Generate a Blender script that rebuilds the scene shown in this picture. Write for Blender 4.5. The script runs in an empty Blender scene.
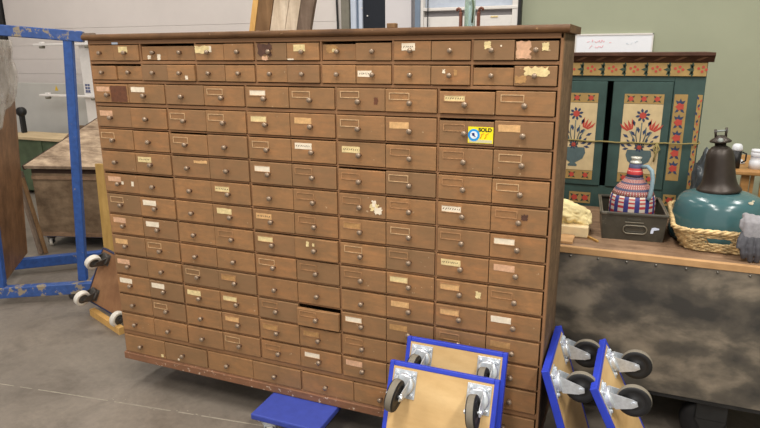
import bpy, bmesh, math, random
from mathutils import Vector, Matrix, noise
R = random.Random(7)
SC = bpy.context.scene
COL = SC.collection
rad = math.radians

# ------------------------------------------------------------------ materials
def lin(c):
    return c / 12.92 if c <= 0.04045 else ((c + 0.055) / 1.055) ** 2.4
def rgb(r, g, b, k=1.0):
    return (lin(r / 255) * k, lin(g / 255) * k, lin(b / 255) * k, 1)

def new_mat(name):
    m = bpy.data.materials.new(name); m.use_nodes = True
    nt = m.node_tree
    return m, nt, nt.nodes['Principled BSDF']
def ramp(nt, stops):
    n = nt.nodes.new('ShaderNodeValToRGB'); e = n.color_ramp.elements
    while len(e) < len(stops): e.new(0.5)
    for i, (p, c) in enumerate(stops): e[i].position = p; e[i].color = c
    return n
def coords(nt, scale, world=False, rot=(0, 0, 0)):
    mp = nt.nodes.new('ShaderNodeMapping'); mp.inputs['Scale'].default_value = scale
    mp.inputs['Rotation'].default_value = rot
    if world:
        g = nt.nodes.new('ShaderNodeNewGeometry'); nt.links.new(g.outputs['Position'], mp.inputs['Vector'])
    else:
        t = nt.nodes.new('ShaderNodeTexCoord'); nt.links.new(t.outputs['Object'], mp.inputs['Vector'])
    return mp
def noise_n(nt, vec, scale, detail=4, rough=0.6, dist=0.0):
    n = nt.nodes.new('ShaderNodeTexNoise')
    n.inputs['Scale'].default_value = scale; n.inputs['Detail'].default_value = detail
    n.inputs['Roughness'].default_value = rough; n.inputs['Distortion'].default_value = dist
    nt.links.new(vec.outputs[0], n.inputs['Vector'])
    return n
def mix(nt, fac, a, b, blend='MIX'):
    n = nt.nodes.new('ShaderNodeMix'); n.data_type = 'RGBA'; n.blend_type = blend
    for sock, v in ((0, fac), (6, a), (7, b)):
        if hasattr(v, 'links') or hasattr(v, 'is_output'): nt.links.new(v, n.inputs[sock])
        else: n.inputs[sock].default_value = v
    return n.outputs[2]
def bump(nt, b, h, strength=0.2, dist=0.01):
    n = nt.nodes.new('ShaderNodeBump'); n.inputs['Strength'].default_value = strength
    n.inputs['Distance'].default_value = dist
    nt.links.new(h, n.inputs['Height']); nt.links.new(n.outputs['Normal'], b.inputs['Normal'])

def plain(name, c, rough=0.6, metal=0.0, var=0.12, scale=18, bumps=0.0, coat=0.0):
    m, nt, b = new_mat(name)
    mp = coords(nt, (1, 1, 1)); n = noise_n(nt, mp, scale)
    d = tuple(x * (1 - var) for x in c[:3]) + (1,); l = tuple(min(1, x * (1 + var)) for x in c[:3]) + (1,)
    r = ramp(nt, [(0.3, d), (0.7, l)]); nt.links.new(n.outputs['Fac'], r.inputs['Fac'])
    nt.links.new(r.outputs['Color'], b.inputs['Base Color'])
    b.inputs['Roughness'].default_value = rough; b.inputs['Metallic'].default_value = metal
    b.inputs['Coat Weight'].default_value = coat
    if bumps: bump(nt, b, n.outputs['Fac'], bumps)
    return m

def wood(name, c1, c2, scale=(2, 30, 30), world=True, rough=0.55, fleck=None, fleck_at=0.72, edge=None, blotch=0.25, bumps=0.15, rot=(0, 0, 0), spec=0.3, grime=0.0):
    m, nt, b = new_mat(name)
    mp = coords(nt, scale, world, rot)
    n = noise_n(nt, mp, 1.6, 6, 0.65, 0.4)
    r = ramp(nt, [(0.28, c1), (0.72, c2)]); nt.links.new(n.outputs['Fac'], r.inputs['Fac'])
    col = r.outputs['Color']
    mp2 = coords(nt, (1, 1, 1), world); n2 = noise_n(nt, mp2, 6.5, 5, 0.7)
    r2 = ramp(nt, [(0.36, (1 - blotch * 1.5, 1 - blotch * 1.6, 1 - blotch * 1.7, 1)), (0.62, (1, 1, 1, 1))])
    nt.links.new(n2.outputs['Fac'], r2.inputs['Fac'])
    col = mix(nt, 1.0, col, r2.outputs['Color'], 'MULTIPLY')
    if grime:
        mp5 = coords(nt, (1, 1.0, 2.2), world); n5 = noise_n(nt, mp5, 17, 6, 0.72, 0.8)
        r5 = ramp(nt, [(0.36, (1 - grime, 1 - grime * 1.05, 1 - grime * 1.1, 1)), (0.50, (1, 1, 1, 1)), (0.66, (1 + grime * .45, 1 + grime * .42, 1 + grime * .36, 1))])
        nt.links.new(n5.outputs['Fac'], r5.inputs['Fac']); col = mix(nt, 1.0, col, r5.outputs['Color'], 'MULTIPLY')
    if fleck:
        n3 = noise_n(nt, mp2, 55, 3, 0.6)
        r3 = ramp(nt, [(fleck_at, (0, 0, 0, 1)), (fleck_at + 0.03, (1, 1, 1, 1))]); nt.links.new(n3.outputs['Fac'], r3.inputs['Fac'])
        col = mix(nt, r3.outputs['Color'], col, fleck)
    if edge:
        g = nt.nodes.new('ShaderNodeNewGeometry')
        r4 = ramp(nt, [(0.52, (0, 0, 0, 1)), (0.60, (0.7, 0.7, 0.7, 1))]); nt.links.new(g.outputs['Pointiness'], r4.inputs['Fac'])
        col = mix(nt, r4.outputs['Color'], col, edge)
    nt.links.new(col, b.inputs['Base Color'])
    b.inputs['Roughness'].default_value = rough
    b.inputs['Specular IOR Level'].default_value = spec
    bump(nt, b, n.outputs['Fac'], bumps, 0.004)
    return m

M = {}
tints = [(128, 79, 40), (141, 90, 48), (114, 68, 37), (134, 80, 39), (100, 58, 34), (80, 47, 33)]
for i, t in enumerate(tints):
    M['drawer%d' % i] = wood('brown_painted_wood_%d' % i, rgb(*[x * 0.70 for x in t]), rgb(*[min(255, x * 1.20) for x in t]), (4, 20, 30), blotch=0.42, grime=0.42,
                             fleck=rgb(200, 180, 150), fleck_at=0.72, edge=rgb(188, 150, 108), rough=0.55, spec=0.22)
M['carcass'] = wood('brown_carcass', rgb(94, 62, 37), rgb(138, 94, 57), (3, 20, 34), grime=0.4, fleck=rgb(215, 195, 165), fleck_at=0.72, edge=rgb(160, 120, 85))
M['plinth'] = wood('red_brown_plinth', rgb(92, 54, 38), rgb(130, 80, 56), (3, 20, 34), grime=0.4, fleck=rgb(225, 210, 190), fleck_at=0.64, edge=rgb(160, 120, 90))
M['side'] = wood('worn_side', rgb(92, 72, 54), rgb(142, 116, 88), (20, 20, 1.6), grime=0.35, rough=0.7)
M['slab'] = wood('worn_top', rgb(84, 58, 36), rgb(128, 92, 58), (1.5, 20, 30), rough=0.6, fleck=rgb(165, 130, 90), fleck_at=0.7)
M['dark_inside'] = plain('dark_inside_wood', rgb(58, 40, 28), 0.9)
M['tray'] = wood('drawer_box_wood', rgb(120, 92, 62), rgb(150, 118, 82), (3, 20, 20))
M['knob'] = plain('worn_knob', rgb(146, 126, 106), 0.3, 0.35, 0.35, 90)
M['knob_base'] = plain('worn_knob_dark', rgb(92, 66, 48), 0.45, 0.1, 0.3, 90)
M['holder'] = plain('brass_holder', rgb(206, 172, 130), 0.45, 0.25, 0.3, 60)
M['holder_dull'] = plain('dull_holder', rgb(172, 130, 90), 0.5, 0.15, 0.3, 60)
M['paper_white'] = plain('paper_white', rgb(236, 222, 198), 0.8, 0, 0.12, 60)
M['paper_cream'] = plain('paper_cream', rgb(226, 204, 150), 0.8, 0, 0.2, 60)
M['paper_tan'] = plain('paper_tan', rgb(214, 170, 116), 0.8, 0, 0.2, 60)
M['paper_pink'] = plain('paper_pink', rgb(212, 168, 134), 0.8, 0, 0.2, 60)
M['paper_ochre'] = plain('paper_ochre', rgb(176, 134, 84), 0.8, 0, 0.25, 60)
M['ink'] = plain('ink', rgb(84, 66, 54), 0.8)
M['stain'] = plain('dark_stain', rgb(84, 54, 40), 0.6, 0, 0.3, 40)
M['stain_soft'] = plain('worn_stain', rgb(104, 62, 38), 0.6, 0, 0.25, 60)
M['card_yellow'] = plain('card_yellow', rgb(250, 232, 20), 0.5, 0, 0.03)
M['card_blue'] = plain('card_blue', rgb(30, 150, 225), 0.5, 0, 0.05)
M['card_white'] = plain('card_white', rgb(226, 238, 246), 0.5, 0, 0.03)
M['card_navy'] = plain('card_navy', rgb(30, 40, 110), 0.5, 0, 0.03)
M['card_black'] = plain('card_black', rgb(50, 50, 20), 0.5, 0, 0.03)
M['card_orange'] = plain('card_orange', rgb(240, 120, 30), 0.5, 0, 0.03)
M['card_grey'] = plain('card_grey', rgb(205, 200, 165), 0.5, 0, 0.05)

M['blue_edge'] = plain('dolly_blue', rgb(40, 62, 186), 0.5, 0, 0.1, 20, 0.05)
M['blue_pad'] = plain('dolly_blue_top', rgb(54, 70, 158), 0.6, 0, 0.1, 26, 0.08)
M['ply'] = wood('plywood', rgb(194, 156, 102), rgb(220, 188, 136), (5, 1.2, 5), world=False, rough=0.6, blotch=0.06, bumps=0.05)
M['zinc'] = plain('zinc_steel', rgb(214, 220, 226), 0.3, 0.55, 0.2, 40)
M['tyre'] = plain('grey_tyre', rgb(122, 115, 102), 0.75, 0, 0.1)
M['tyre_side'] = plain('black_rubber', rgb(20, 20, 22), 0.6, 0, 0.15)
M['hub'] = plain('dark_hub', rgb(32, 32, 34), 0.5, 0, 0.15)
M['white_wheel'] = plain('white_nylon', rgb(222, 216, 204), 0.5, 0, 0.08)
M['dark_metal'] = plain('dark_castor_metal', rgb(92, 88, 84), 0.5, 0.5, 0.2)
M['old_ply'] = wood('old_plywood', rgb(132, 92, 62), rgb(164, 122, 86), (6, 6, 2), world=True, rough=0.7, blotch=0.12)
M['navy_edge'] = plain('navy_edge', rgb(40, 46, 78), 0.6)

def chipped(name, base, under, at=0.56, scale=9, rough=0.5):
    m, nt, b = new_mat(name)
    mp = coords(nt, (1, 1, 1), True); n = noise_n(nt, mp, scale, 7, 0.7)
    r = ramp(nt, [(at, (0, 0, 0, 1)), (at + 0.025, (1, 1, 1, 1))]); nt.links.new(n.outputs['Fac'], r.inputs['Fac'])
    n2 = noise_n(nt, mp, 30, 3)
    r2 = ramp(nt, [(0.3, tuple(x * 0.8 for x in base[:3]) + (1,)), (0.7, tuple(min(1, x * 1.2) for x in base[:3]) + (1,))])
    nt.links.new(n2.outputs['Fac'], r2.inputs['Fac'])
    nt.links.new(mix(nt, r.outputs['Color'], r2.outputs['Color'], under), b.inputs['Base Color'])
    b.inputs['Roughness'].default_value = rough
    return m
M['cart_blue'] = chipped('chipped_blue_paint', rgb(44, 82, 150), rgb(150, 136, 116), 0.66, 16)
M['cart_worn'] = chipped('worn_blue_paint', rgb(52, 84, 146), rgb(148, 134, 112), 0.555, 15)
M['panel_brown'] = wood('brown_sheet_wood', rgb(112, 80, 54), rgb(148, 108, 76), (8, 8, 1.2), rough=0.5, blotch=0.3)
M['weathered'] = wood('weathered_planks', rgb(126, 106, 88), rgb(208, 184, 156), (3, 12, 3), rough=0.85, blotch=0.25, rot=(0, 0, rad(-30)))
M['weathered_dark'] = wood('grey_brown_boards', rgb(110, 92, 72), rgb(150, 126, 100), (4, 4, 10), rough=0.85, blotch=0.25)
M['yellow_timber'] = wood('yellow_timber', rgb(168, 132, 70), rgb(196, 160, 94), (16, 16, 1.5), rough=0.7, blotch=0.12)
M['pine'] = wood('new_pine', rgb(200, 152, 82), rgb(226, 182, 112), (16, 16, 1.2), rough=0.6, blotch=0.1)
M['plank_brown'] = wood('plank_brown', rgb(112, 84, 56), rgb(148, 116, 82), (22, 22, 1.3), rough=0.8, blotch=0.2)
M['plank_white'] = wood('plank_whitewashed', rgb(196, 178, 154), rgb(236, 222, 200), (22, 22, 1.3), rough=0.8, blotch=0.18)
M['plank_grey'] = wood('plank_grey', rgb(104, 88, 76), rgb(140, 122, 106), (26, 26, 1.3), rough=0.85, blotch=0.2)
M['bench_wood'] = wood('bench_planks', rgb(124, 98, 76), rgb(166, 136, 108), (2, 18, 18), rough=0.7, blotch=0.25)
M['bench_edge'] = wood('bench_edge', rgb(178, 138, 94), rgb(208, 166, 118), (2, 18, 18), rough=0.65, blotch=0.12)
M['green_box'] = plain('green_paint', rgb(78, 92, 66), 0.7, 0, 0.2, 8)
M['light_wood'] = wood('light_wood', rgb(190, 166, 128), rgb(216, 194, 156), (2, 16, 16), rough=0.6, blotch=0.1)

# black bench sheet with smeared reflections painted in as brown-grey blotches
m, nt, b = new_mat('black_sheet_metal')
mp = coords(nt, (1, 1, 1.7), True); n = noise_n(nt, mp, 4.2, 5, 0.55, 0.15)
r = ramp(nt, [(0.36, rgb(60, 58, 55)), (0.5, rgb(92, 86, 77)), (0.66, rgb(146, 134, 117))]); nt.links.new(n.outputs['Fac'], r.inputs['Fac'])
nt.links.new(r.outputs['Color'], b.inputs['Base Color']); b.inputs['Roughness'].default_value = 0.42; b.inputs['Metallic'].default_value = 0.1
M['black_sheet'] = m
M['black_metal'] = plain('black_metal', rgb(44, 44, 44), 0.5, 0.3, 0.2)
M['screw'] = plain('screw_head', rgb(120, 116, 110), 0.4, 0.7)

# floor
m, nt, b = new_mat('concrete_floor')
mp = coords(nt, (1, 1, 1), True)
n = noise_n(nt, mp, 1.1, 7, 0.62); n2 = noise_n(nt, mp, 34, 4, 0.7); n4 = noise_n(nt, mp, 3.4, 6, 0.7, 0.5)
r = ramp(nt, [(0.3, rgb(106, 98, 89)), (0.7, rgb(134, 124, 112))]); nt.links.new(n.outputs['Fac'], r.inputs['Fac'])
r2 = ramp(nt, [(0.3, (0.86, 0.86, 0.86, 1)), (0.7, (1.06, 1.06, 1.06, 1))]); nt.links.new(n2.outputs['Fac'], r2.inputs['Fac'])
r4 = ramp(nt, [(0.34, (0.72, 0.71, 0.70, 1)), (0.52, (1, 1, 1, 1))]); nt.links.new(n4.outputs['Fac'], r4.inputs['Fac'])
c = mix(nt, 1.0, r.outputs['Color'], r2.outputs['Color'], 'MULTIPLY'); c = mix(nt, 1.0, c, r4.outputs['Color'], 'MULTIPLY')
nt.links.new(c, b.inputs['Base Color']); b.inputs['Roughness'].default_value = 0.55; bump(nt, b, n2.outputs['Fac'], 0.06, 0.004)
M['floor'] = m
M['joint'] = plain('floor_joint', rgb(150, 142, 128), 0.8, 0, 0.25, 30)
M['ceil'] = plain('ceiling_paint', rgb(214, 212, 206), 0.9)
M['wall_green'] = plain('green_wall_paint', rgb(160, 165, 142), 0.8, 0, 0.05, 2)
M['wall_white'] = plain('white_wall_paint', rgb(214, 210, 212), 0.7, 0, 0.03, 3)
M['door_white'] = plain('white_door_skin', rgb(216, 208, 203), 0.5, 0, 0.03, 3)
M['groove'] = plain('door_groove', rgb(196, 189, 186), 0.6, 0, 0.03)
M['white_metal'] = plain('white_metal', rgb(226, 222, 218), 0.45, 0, 0.04)
M['added_grey_panel'] = plain('added_grey_panel', rgb(192, 190, 184), 0.6, 0, 0.06, 3)
M['post_grey'] = plain('post_grey', rgb(122, 118, 106), 0.7, 0, 0.1)
M['navy_door'] = plain('navy_door', rgb(22, 28, 38), 0.8, 0, 0.1)
M['blue_white'] = plain('blue_white_frame', rgb(196, 206, 222), 0.5, 0, 0.04)
M['blue_grey'] = plain('blue_grey_frame', rgb(116, 132, 152), 0.5, 0, 0.08)
M['trim_grey_sill_shade'] = plain('trim_grey_sill_shade', rgb(146, 142, 144), 0.7, 0, 0.05)
m, nt, b = new_mat('frosted_pane'); mp = coords(nt, (1, 1, 1)); n = noise_n(nt, mp, 9)
r = ramp(nt, [(0.3, rgb(172, 182, 198)), (0.7, rgb(196, 204, 216))]); nt.links.new(n.outputs['Fac'], r.inputs['Fac'])
nt.links.new(r.outputs['Color'], b.inputs['Base Color']); b.inputs['Roughness'].default_value = 0.25; M['pane'] = m
M['board_white'] = plain('whiteboard_face', rgb(240, 243, 250), 0.25, 0, 0.01)
M['marker_red'] = plain('marker_red', rgb(240, 150, 160), 0.5, 0, 0.1)
M['marker_pale'] = plain('marker_pale', rgb(206, 218, 226), 0.5, 0, 0.1)
M['black'] = plain('black_plastic', rgb(22, 22, 24), 0.5)
M['mark_blue'] = plain('mark_blue', rgb(84, 92, 128), 0.6)

# painted wardrobe
M['teal'] = plain('teal_paint', rgb(50, 74, 69), 0.55, 0, 0.22, 9, 0.03)
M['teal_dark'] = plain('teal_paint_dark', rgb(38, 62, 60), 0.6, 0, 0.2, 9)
M['cream'] = plain('cream_paint', rgb(200, 178, 136), 0.6, 0, 0.12, 12)
M['ochre'] = plain('ochre_paint', rgb(160, 130, 76), 0.6, 0, 0.15, 14)
M['p_red'] = plain('red_paint', rgb(178, 66, 52), 0.6, 0, 0.12, 40)
M['p_navy'] = plain('navy_paint', rgb(44, 58, 88), 0.6, 0, 0.15, 40)
M['p_green'] = plain('dark_green_paint', rgb(40, 62, 48), 0.6, 0, 0.15, 40)
M['p_slate'] = plain('slate_paint', rgb(78, 96, 98), 0.6, 0, 0.15, 30)
M['cornice'] = wood('cornice_wood', rgb(66, 40, 30), rgb(100, 66, 48), (6, 6, 20), rough=0.6, blotch=0.2)
M['cornice_stripe'] = plain('cornice_stripe', rgb(124, 88, 66), 0.6, 0, 0.2, 30)
M['string'] = plain('string', rgb(142, 128, 78), 0.8)

M['gun_metal'] = chipped('olive_gun_metal', rgb(64, 60, 50), rgb(98, 92, 80), 0.62, 16, 0.38)
M['gun_light'] = plain('worn_metal_edge', rgb(122, 116, 102), 0.4, 0.5, 0.2)
M['white_mark'] = plain('white_paint_mark', rgb(206, 216, 236), 0.6)
# plaid covered jug
m, nt, b = new_mat('plaid_weave')
tc = nt.nodes.new('ShaderNodeTexCoord'); sp = nt.nodes.new('ShaderNodeSeparateXYZ'); nt.links.new(tc.outputs['UV'], sp.inputs[0])
def stripes(sock, freq, duty, phase=0.0):
    a = nt.nodes.new('ShaderNodeMath'); a.operation = 'MULTIPLY_ADD'; nt.links.new(sock, a.inputs[0]); a.inputs[1].default_value = freq; a.inputs[2].default_value = phase
    f = nt.nodes.new('ShaderNodeMath'); f.operation = 'FRACT'; nt.links.new(a.outputs[0], f.inputs[0])
    g = nt.nodes.new('ShaderNodeMath'); g.operation = 'LESS_THAN'; nt.links.new(f.outputs[0], g.inputs[0]); g.inputs[1].default_value = duty
    return g.outputs[0]
v1 = stripes(sp.outputs['Y'], 9, 0.42); c = mix(nt, v1, rgb(198, 186, 172), rgb(172, 48, 54))
u1 = stripes(sp.outputs['X'], 13, 0.44); c = mix(nt, u1, c, rgb(50, 52, 112))
nt.links.new(c, b.inputs['Base Color']); b.inputs['Roughness'].default_value = 0.6
M['plaid'] = m
m, nt, b = new_mat('striped_weave')
tc = nt.nodes.new('ShaderNodeTexCoord'); sp = nt.nodes.new('ShaderNodeSeparateXYZ'); nt.links.new(tc.outputs['UV'], sp.inputs[0])
a1 = stripes(sp.outputs['Y'], 12, 0.45); a2 = stripes(sp.outputs['X'], 44, 0.45); a3 = stripes(sp.outputs['Y'], 3, 0.3, 0.35)
c = mix(nt, a2, rgb(150, 58, 62), rgb(186, 176, 162)); c = mix(nt, a1, c, rgb(150, 92, 88)); c = mix(nt, a3, c, rgb(62, 64, 92))
nt.links.new(c, b.inputs['Base Color']); b.inputs['Roughness'].default_value = 0.6
M['striped'] = m
M['neck_red'] = plain('neck_red', rgb(190, 60, 62), 0.6); M['neck_navy'] = plain('neck_navy', rgb(66, 70, 100), 0.6)
M['neck_cream'] = plain('neck_cream', rgb(208, 200, 186), 0.6)
M['pale_blue'] = plain('pale_blue_grip', rgb(122, 146, 156), 0.5)
M['cap_silver'] = plain('bottle_top', rgb(196, 196, 186), 0.4, 0.3)
M['enamel'] = plain('teal_enamel', rgb(64, 98, 102), 0.2, 0, 0.05, 5, 0, 0.0)
M['enamel_chip'] = plain('enamel_chip', rgb(176, 168, 146), 0.6, 0, 0.2, 60)
M['bell'] = plain('bronze_brown_iron', rgb(58, 50, 44), 0.42, 0.35, 0.2, 14)
M['bell_pale'] = plain('pale_oxide', rgb(138, 144, 140), 0.6, 0.2, 0.2)
M['wicker'] = plain('wicker', rgb(204, 176, 126), 0.6, 0, 0.42, 30, 0.1)
M['wicker_dark'] = plain('wicker_dark', rgb(132, 104, 66), 0.7, 0, 0.3, 30)
M['glove_grey'] = plain('glove_knit', rgb(142, 140, 144), 0.9, 0, 0.15, 60, 0.2)
M['glove_dark'] = plain('glove_coating', rgb(74, 74, 80), 0.6, 0, 0.2, 40, 0.1)
M['bag'] = plain('yellowed_cloth', rgb(230, 212, 158), 0.8, 0, 0.2, 22, 0.0)
M['block_cream'] = plain('cream_block', rgb(234, 212, 168), 0.7, 0, 0.08)
M['tarp'] = plain('dark_plastic_sheet', rgb(62, 68, 72), 0.35, 0, 0.3, 10, 0.2)
M['tarp_line'] = plain('sheet_pale_marks', rgb(126, 134, 138), 0.5)
M['mug'] = plain('white_ceramic', rgb(226, 228, 234), 0.3, 0, 0.04)
M['mug_blue'] = plain('blue_ceramic_band', rgb(130, 158, 206), 0.3)
M['table_wood'] = wood('table_wood', rgb(168, 122, 70), rgb(200, 152, 96), (3, 14, 14), rough=0.5, blotch=0.1)
M['rust'] = plain('rusty_iron', rgb(112, 68, 54), 0.7, 0.2, 0.3, 60)
m, nt, b = new_mat('pale_green_glass'); mp = coords(nt, (1, 1, 1)); n = noise_n(nt, mp, 20)
r = ramp(nt, [(0.3, rgb(186, 214, 206)), (0.7, rgb(214, 232, 228))]); nt.links.new(n.outputs['Fac'], r.inputs['Fac'])
nt.links.new(r.outputs['Color'], b.inputs['Base Color']); b.inputs['Roughness'].default_value = 0.05; b.inputs['Transmission Weight'].default_value = 0.75; b.inputs['IOR'].default_value = 1.3
M['glass'] = m
m, nt, b = new_mat('cloudy_plastic_film'); mp = coords(nt, (1, 1, 1)); n = noise_n(nt, mp, 14, 5)
r = ramp(nt, [(0.3, rgb(170, 160, 148)), (0.7, rgb(214, 208, 200))]); nt.links.new(n.outputs['Fac'], r.inputs['Fac'])
nt.links.new(r.outputs['Color'], b.inputs['Base Color']); b.inputs['Roughness'].default_value = 0.2; b.inputs['Alpha'].default_value = 0.5
M['film'] = m
M['tin_yellow'] = plain('warning_yellow', rgb(226, 190, 50), 0.6)

# ------------------------------------------------------------------ mesh builder
OFF = {}
class MB:
    def __init__(self): self.bm = bmesh.new(); self.mats = []
    def mi(self, m):
        if m not in self.mats: self.mats.append(m)
        return self.mats.index(m)
    def _add(self, verts, faces, mat, smooth=False):
        vs = [self.bm.verts.new(v) for v in verts]; k = self.mi(mat); out = []
        for f in faces:
            try: fc = self.bm.faces.new([vs[i] for i in f])
            except ValueError: continue
            fc.material_index = k; fc.smooth = smooth; out.append(fc)
        return vs, out
    def box(self, lo, hi, mat, bev=0.0, seg=1, mtx=None):
        x0, y0, z0 = lo; x1, y1, z1 = hi
        v = [Vector(p) for p in ((x0, y0, z0), (x1, y0, z0), (x1, y1, z0), (x0, y1, z0), (x0, y0, z1), (x1, y0, z1), (x1, y1, z1), (x0, y1, z1))]
        if mtx is not None: v = [mtx @ p for p in v]
        vs, fs = self._add(v, [(0, 3, 2, 1), (4, 5, 6, 7), (0, 1, 5, 4), (1, 2, 6, 5), (2, 3, 7, 6), (3, 0, 4, 7)], mat)
        if bev > 0:
            es = list({e for f in fs for e in f.edges})
            r = bmesh.ops.bevel(self.bm, geom=es, offset=bev, segments=seg, profile=0.5, affect='EDGES')
            for f in r['faces']: f.material_index = self.mi(mat)
        return self
    def bar(self, a, b, w, h, mat, up=(0, 0, 1), bev=0.0):
        a = Vector(a); b = Vector(b); z = (b - a); L = z.length; z.normalize()
        x = Vector(up).cross(z)
        if x.length < 1e-4: x = Vector((1, 0, 0)).cross(z)
        x.normalize(); y = z.cross(x)
        mt = Matrix((x, y, z)).transposed().to_4x4(); mt.translation = a
        return self.box((-w / 2, -h / 2, 0), (w / 2, h / 2, L), mat, bev, 1, mt)
    def prism(self, pts, d, mat, smooth=False):
        d = Vector(d); p = [Vector(q) for q in pts]; n = len(p)
        nrm = Vector((0, 0, 0))
        for i in range(n): nrm += p[i].cross(p[(i + 1) % n])
        if nrm.dot(d) > 0: p.reverse()
        fs = [tuple(range(n)), tuple(range(2 * n - 1, n - 1, -1))] + [(i, n + i, n + (i + 1) % n, (i + 1) % n) for i in range(n)]
        self._add(p + [q + d for q in p], fs, mat, smooth); return self
    def poly(self, pts, mat): self._add([Vector(p) for p in pts], [tuple(range(len(pts)))], mat); return self
    def lathe(self, prof, mat, mtx=None, seg=20, mats=None, smooth=True):
        mtx = mtx or Matrix(); vs = []; uvs = []
        for r, z in prof:
            for k in range(seg):
                a = 2 * math.pi * k / seg; vs.append(mtx @ Vector((max(r, 1e-5) * math.cos(a), max(r, 1e-5) * math.sin(a), z)))
        bvs = [self.bm.verts.new(v) for v in vs]
        uvl = self.bm.loops.layers.uv.verify()
        for i in range(len(prof) - 1):
            mk = self.mi(mats[i] if mats else mat)
            for k in range(seg):
                k2 = (k + 1) % seg
                f = self.bm.faces.new((bvs[i * seg + k], bvs[i * seg + k2], bvs[(i + 1) * seg + k2], bvs[(i + 1) * seg + k]))
                f.material_index = mk; f.smooth = smooth
                for lp, (uu, vv) in zip(f.loops, ((k, i), (k + 1, i), (k + 1, i + 1), (k, i + 1))):
                    lp[uvl].uv = (uu / seg, vv / (len(prof) - 1))
        for i in (0, len(prof) - 1):
            if prof[i][0] > 1e-4:
                ring = [bvs[i * seg + k] for k in range(seg)]
                if i == 0: ring.reverse()
                f = self.bm.faces.new(ring); f.material_index = self.mi((mats[min(i, len(mats) - 1)]) if mats else mat)
        return self
    def tube(self, pts, r, mat, seg=8, closed=False, taper=None):
        p = [Vector(q) for q in pts]; n = len(p); rings = []
        prev = None
        for i in range(n):
            t = (p[(i + 1) % n] - p[i - 1]) if (closed or 0 < i < n - 1) else (p[1] - p[0] if i == 0 else p[-1] - p[-2])
            t.normalize()
            if prev is None:
                x = t.orthogonal().normalized()
            else:
                x = (prev - t * prev.dot(t))
                x = x.normalized() if x.length > 1e-5 else t.orthogonal().normalized()
            prev = x; y = t.cross(x); rr = r if taper is None else r * taper[i]
            rings.append([self.bm.verts.new(p[i] + (x * math.cos(2 * math.pi * k / seg) + y * math.sin(2 * math.pi * k / seg)) * rr) for k in range(seg)])
        mk = self.mi(mat)
        for i in range(n if closed else n - 1):
            a, b2 = rings[i], rings[(i + 1) % n]
            for k in range(seg):
                f = self.bm.faces.new((a[k], a[(k + 1) % seg], b2[(k + 1) % seg], b2[k])); f.material_index = mk; f.smooth = True
        if not closed:
            f = self.bm.faces.new(list(reversed(rings[0]))); f.material_index = mk
            f = self.bm.faces.new(rings[-1]); f.material_index = mk
        return self
    def build(self, name, parent=None, origin=None):
        bm = self.bm
        bmesh.ops.recalc_face_normals(bm, faces=bm.faces[:])
        vs = [v.co for v in bm.verts]
        lo = Vector([min(v[i] for v in vs) for i in range(3)]); hi = Vector([max(v[i] for v in vs) for i in range(3)])
        c = Vector(origin) if origin else ((lo + hi) / 2 if parent else Vector(((lo.x + hi.x) / 2, (lo.y + hi.y) / 2, lo.z)))
        bmesh.ops.translate(bm, verts=bm.verts[:], vec=-c)
        me = bpy.data.meshes.new(name); bm.to_mesh(me); bm.free()
        for m in self.mats: me.materials.append(m)
        o = bpy.data.objects.new(name, me); COL.objects.link(o)
        o.location = c
        if parent is not None:
            o.parent = parent; o.location = c - OFF.get(parent, Vector())
            OFF[o] = c
        else: OFF[o] = c
        return o

def thing(name, label, cat, loc=(0, 0, 0), group=None, mtx=None):
    """Empty at a thing's base; its parts are given in the thing's own frame (world frame when mtx is None)."""
    o = bpy.data.objects.new(name, None); COL.objects.link(o); o.empty_display_size = 0.1
    if mtx is not None: o.matrix_basis = mtx; OFF[o] = Vector()
    else: o.location = loc; OFF[o] = Vector(loc)
    o['label'] = label; o['category'] = cat
    if group: o['group'] = group
    return o
def tag(o, label, cat, group=None, kind=None):
    o['label'] = label; o['category'] = cat
    if group: o['group'] = group
    if kind: o['kind'] = kind
    return o
def struct(o): o['kind'] = 'structure'; return o
def frame(x, y, z, o):
    m = Matrix((Vector(x).normalized(), Vector(y).normalized(), Vector(z).normalized())).transposed().to_4x4(); m.translation = Vector(o); return m
def axis_m(o, axis, ref=(0, 0, 1)):
    z = Vector(axis).normalized(); x = Vector(ref).cross(z)
    if x.length < 1e-4: x = z.orthogonal()
    x.normalize(); return frame(x, z.cross(x), z, o)

# ------------------------------------------------------------------ camera
CAM = Vector((2.18617, -2.11948, 1.65221))
Rw = [[0.0] * 3 for _ in range(3)]
wv = Vector((0.26063056, 0.3902762, 0.04389011)); th = wv.length
Rcv = Matrix.Rotation(th, 3, wv.normalized())           # cabinet frame (x right, y down, z in) -> camera frame
W = Matrix(((1, 0, 0), (0, 0, 1), (0, -1, 0)))          # (x, y down, z in) -> world
ax = [W @ (Rcv.transposed() @ Vector(v)) for v in ((1, 0, 0), (0, -1, 0), (0, 0, -1))]
cd = bpy.data.cameras.new('camera'); co = bpy.data.objects.new('camera', cd); COL.objects.link(co)
co.matrix_world = frame(ax[0], ax[1], ax[2], CAM)
cd.sensor_width = 36; cd.lens = 613.07 / 760 * 36; cd.clip_start = 0.05
SC.camera = co

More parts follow.
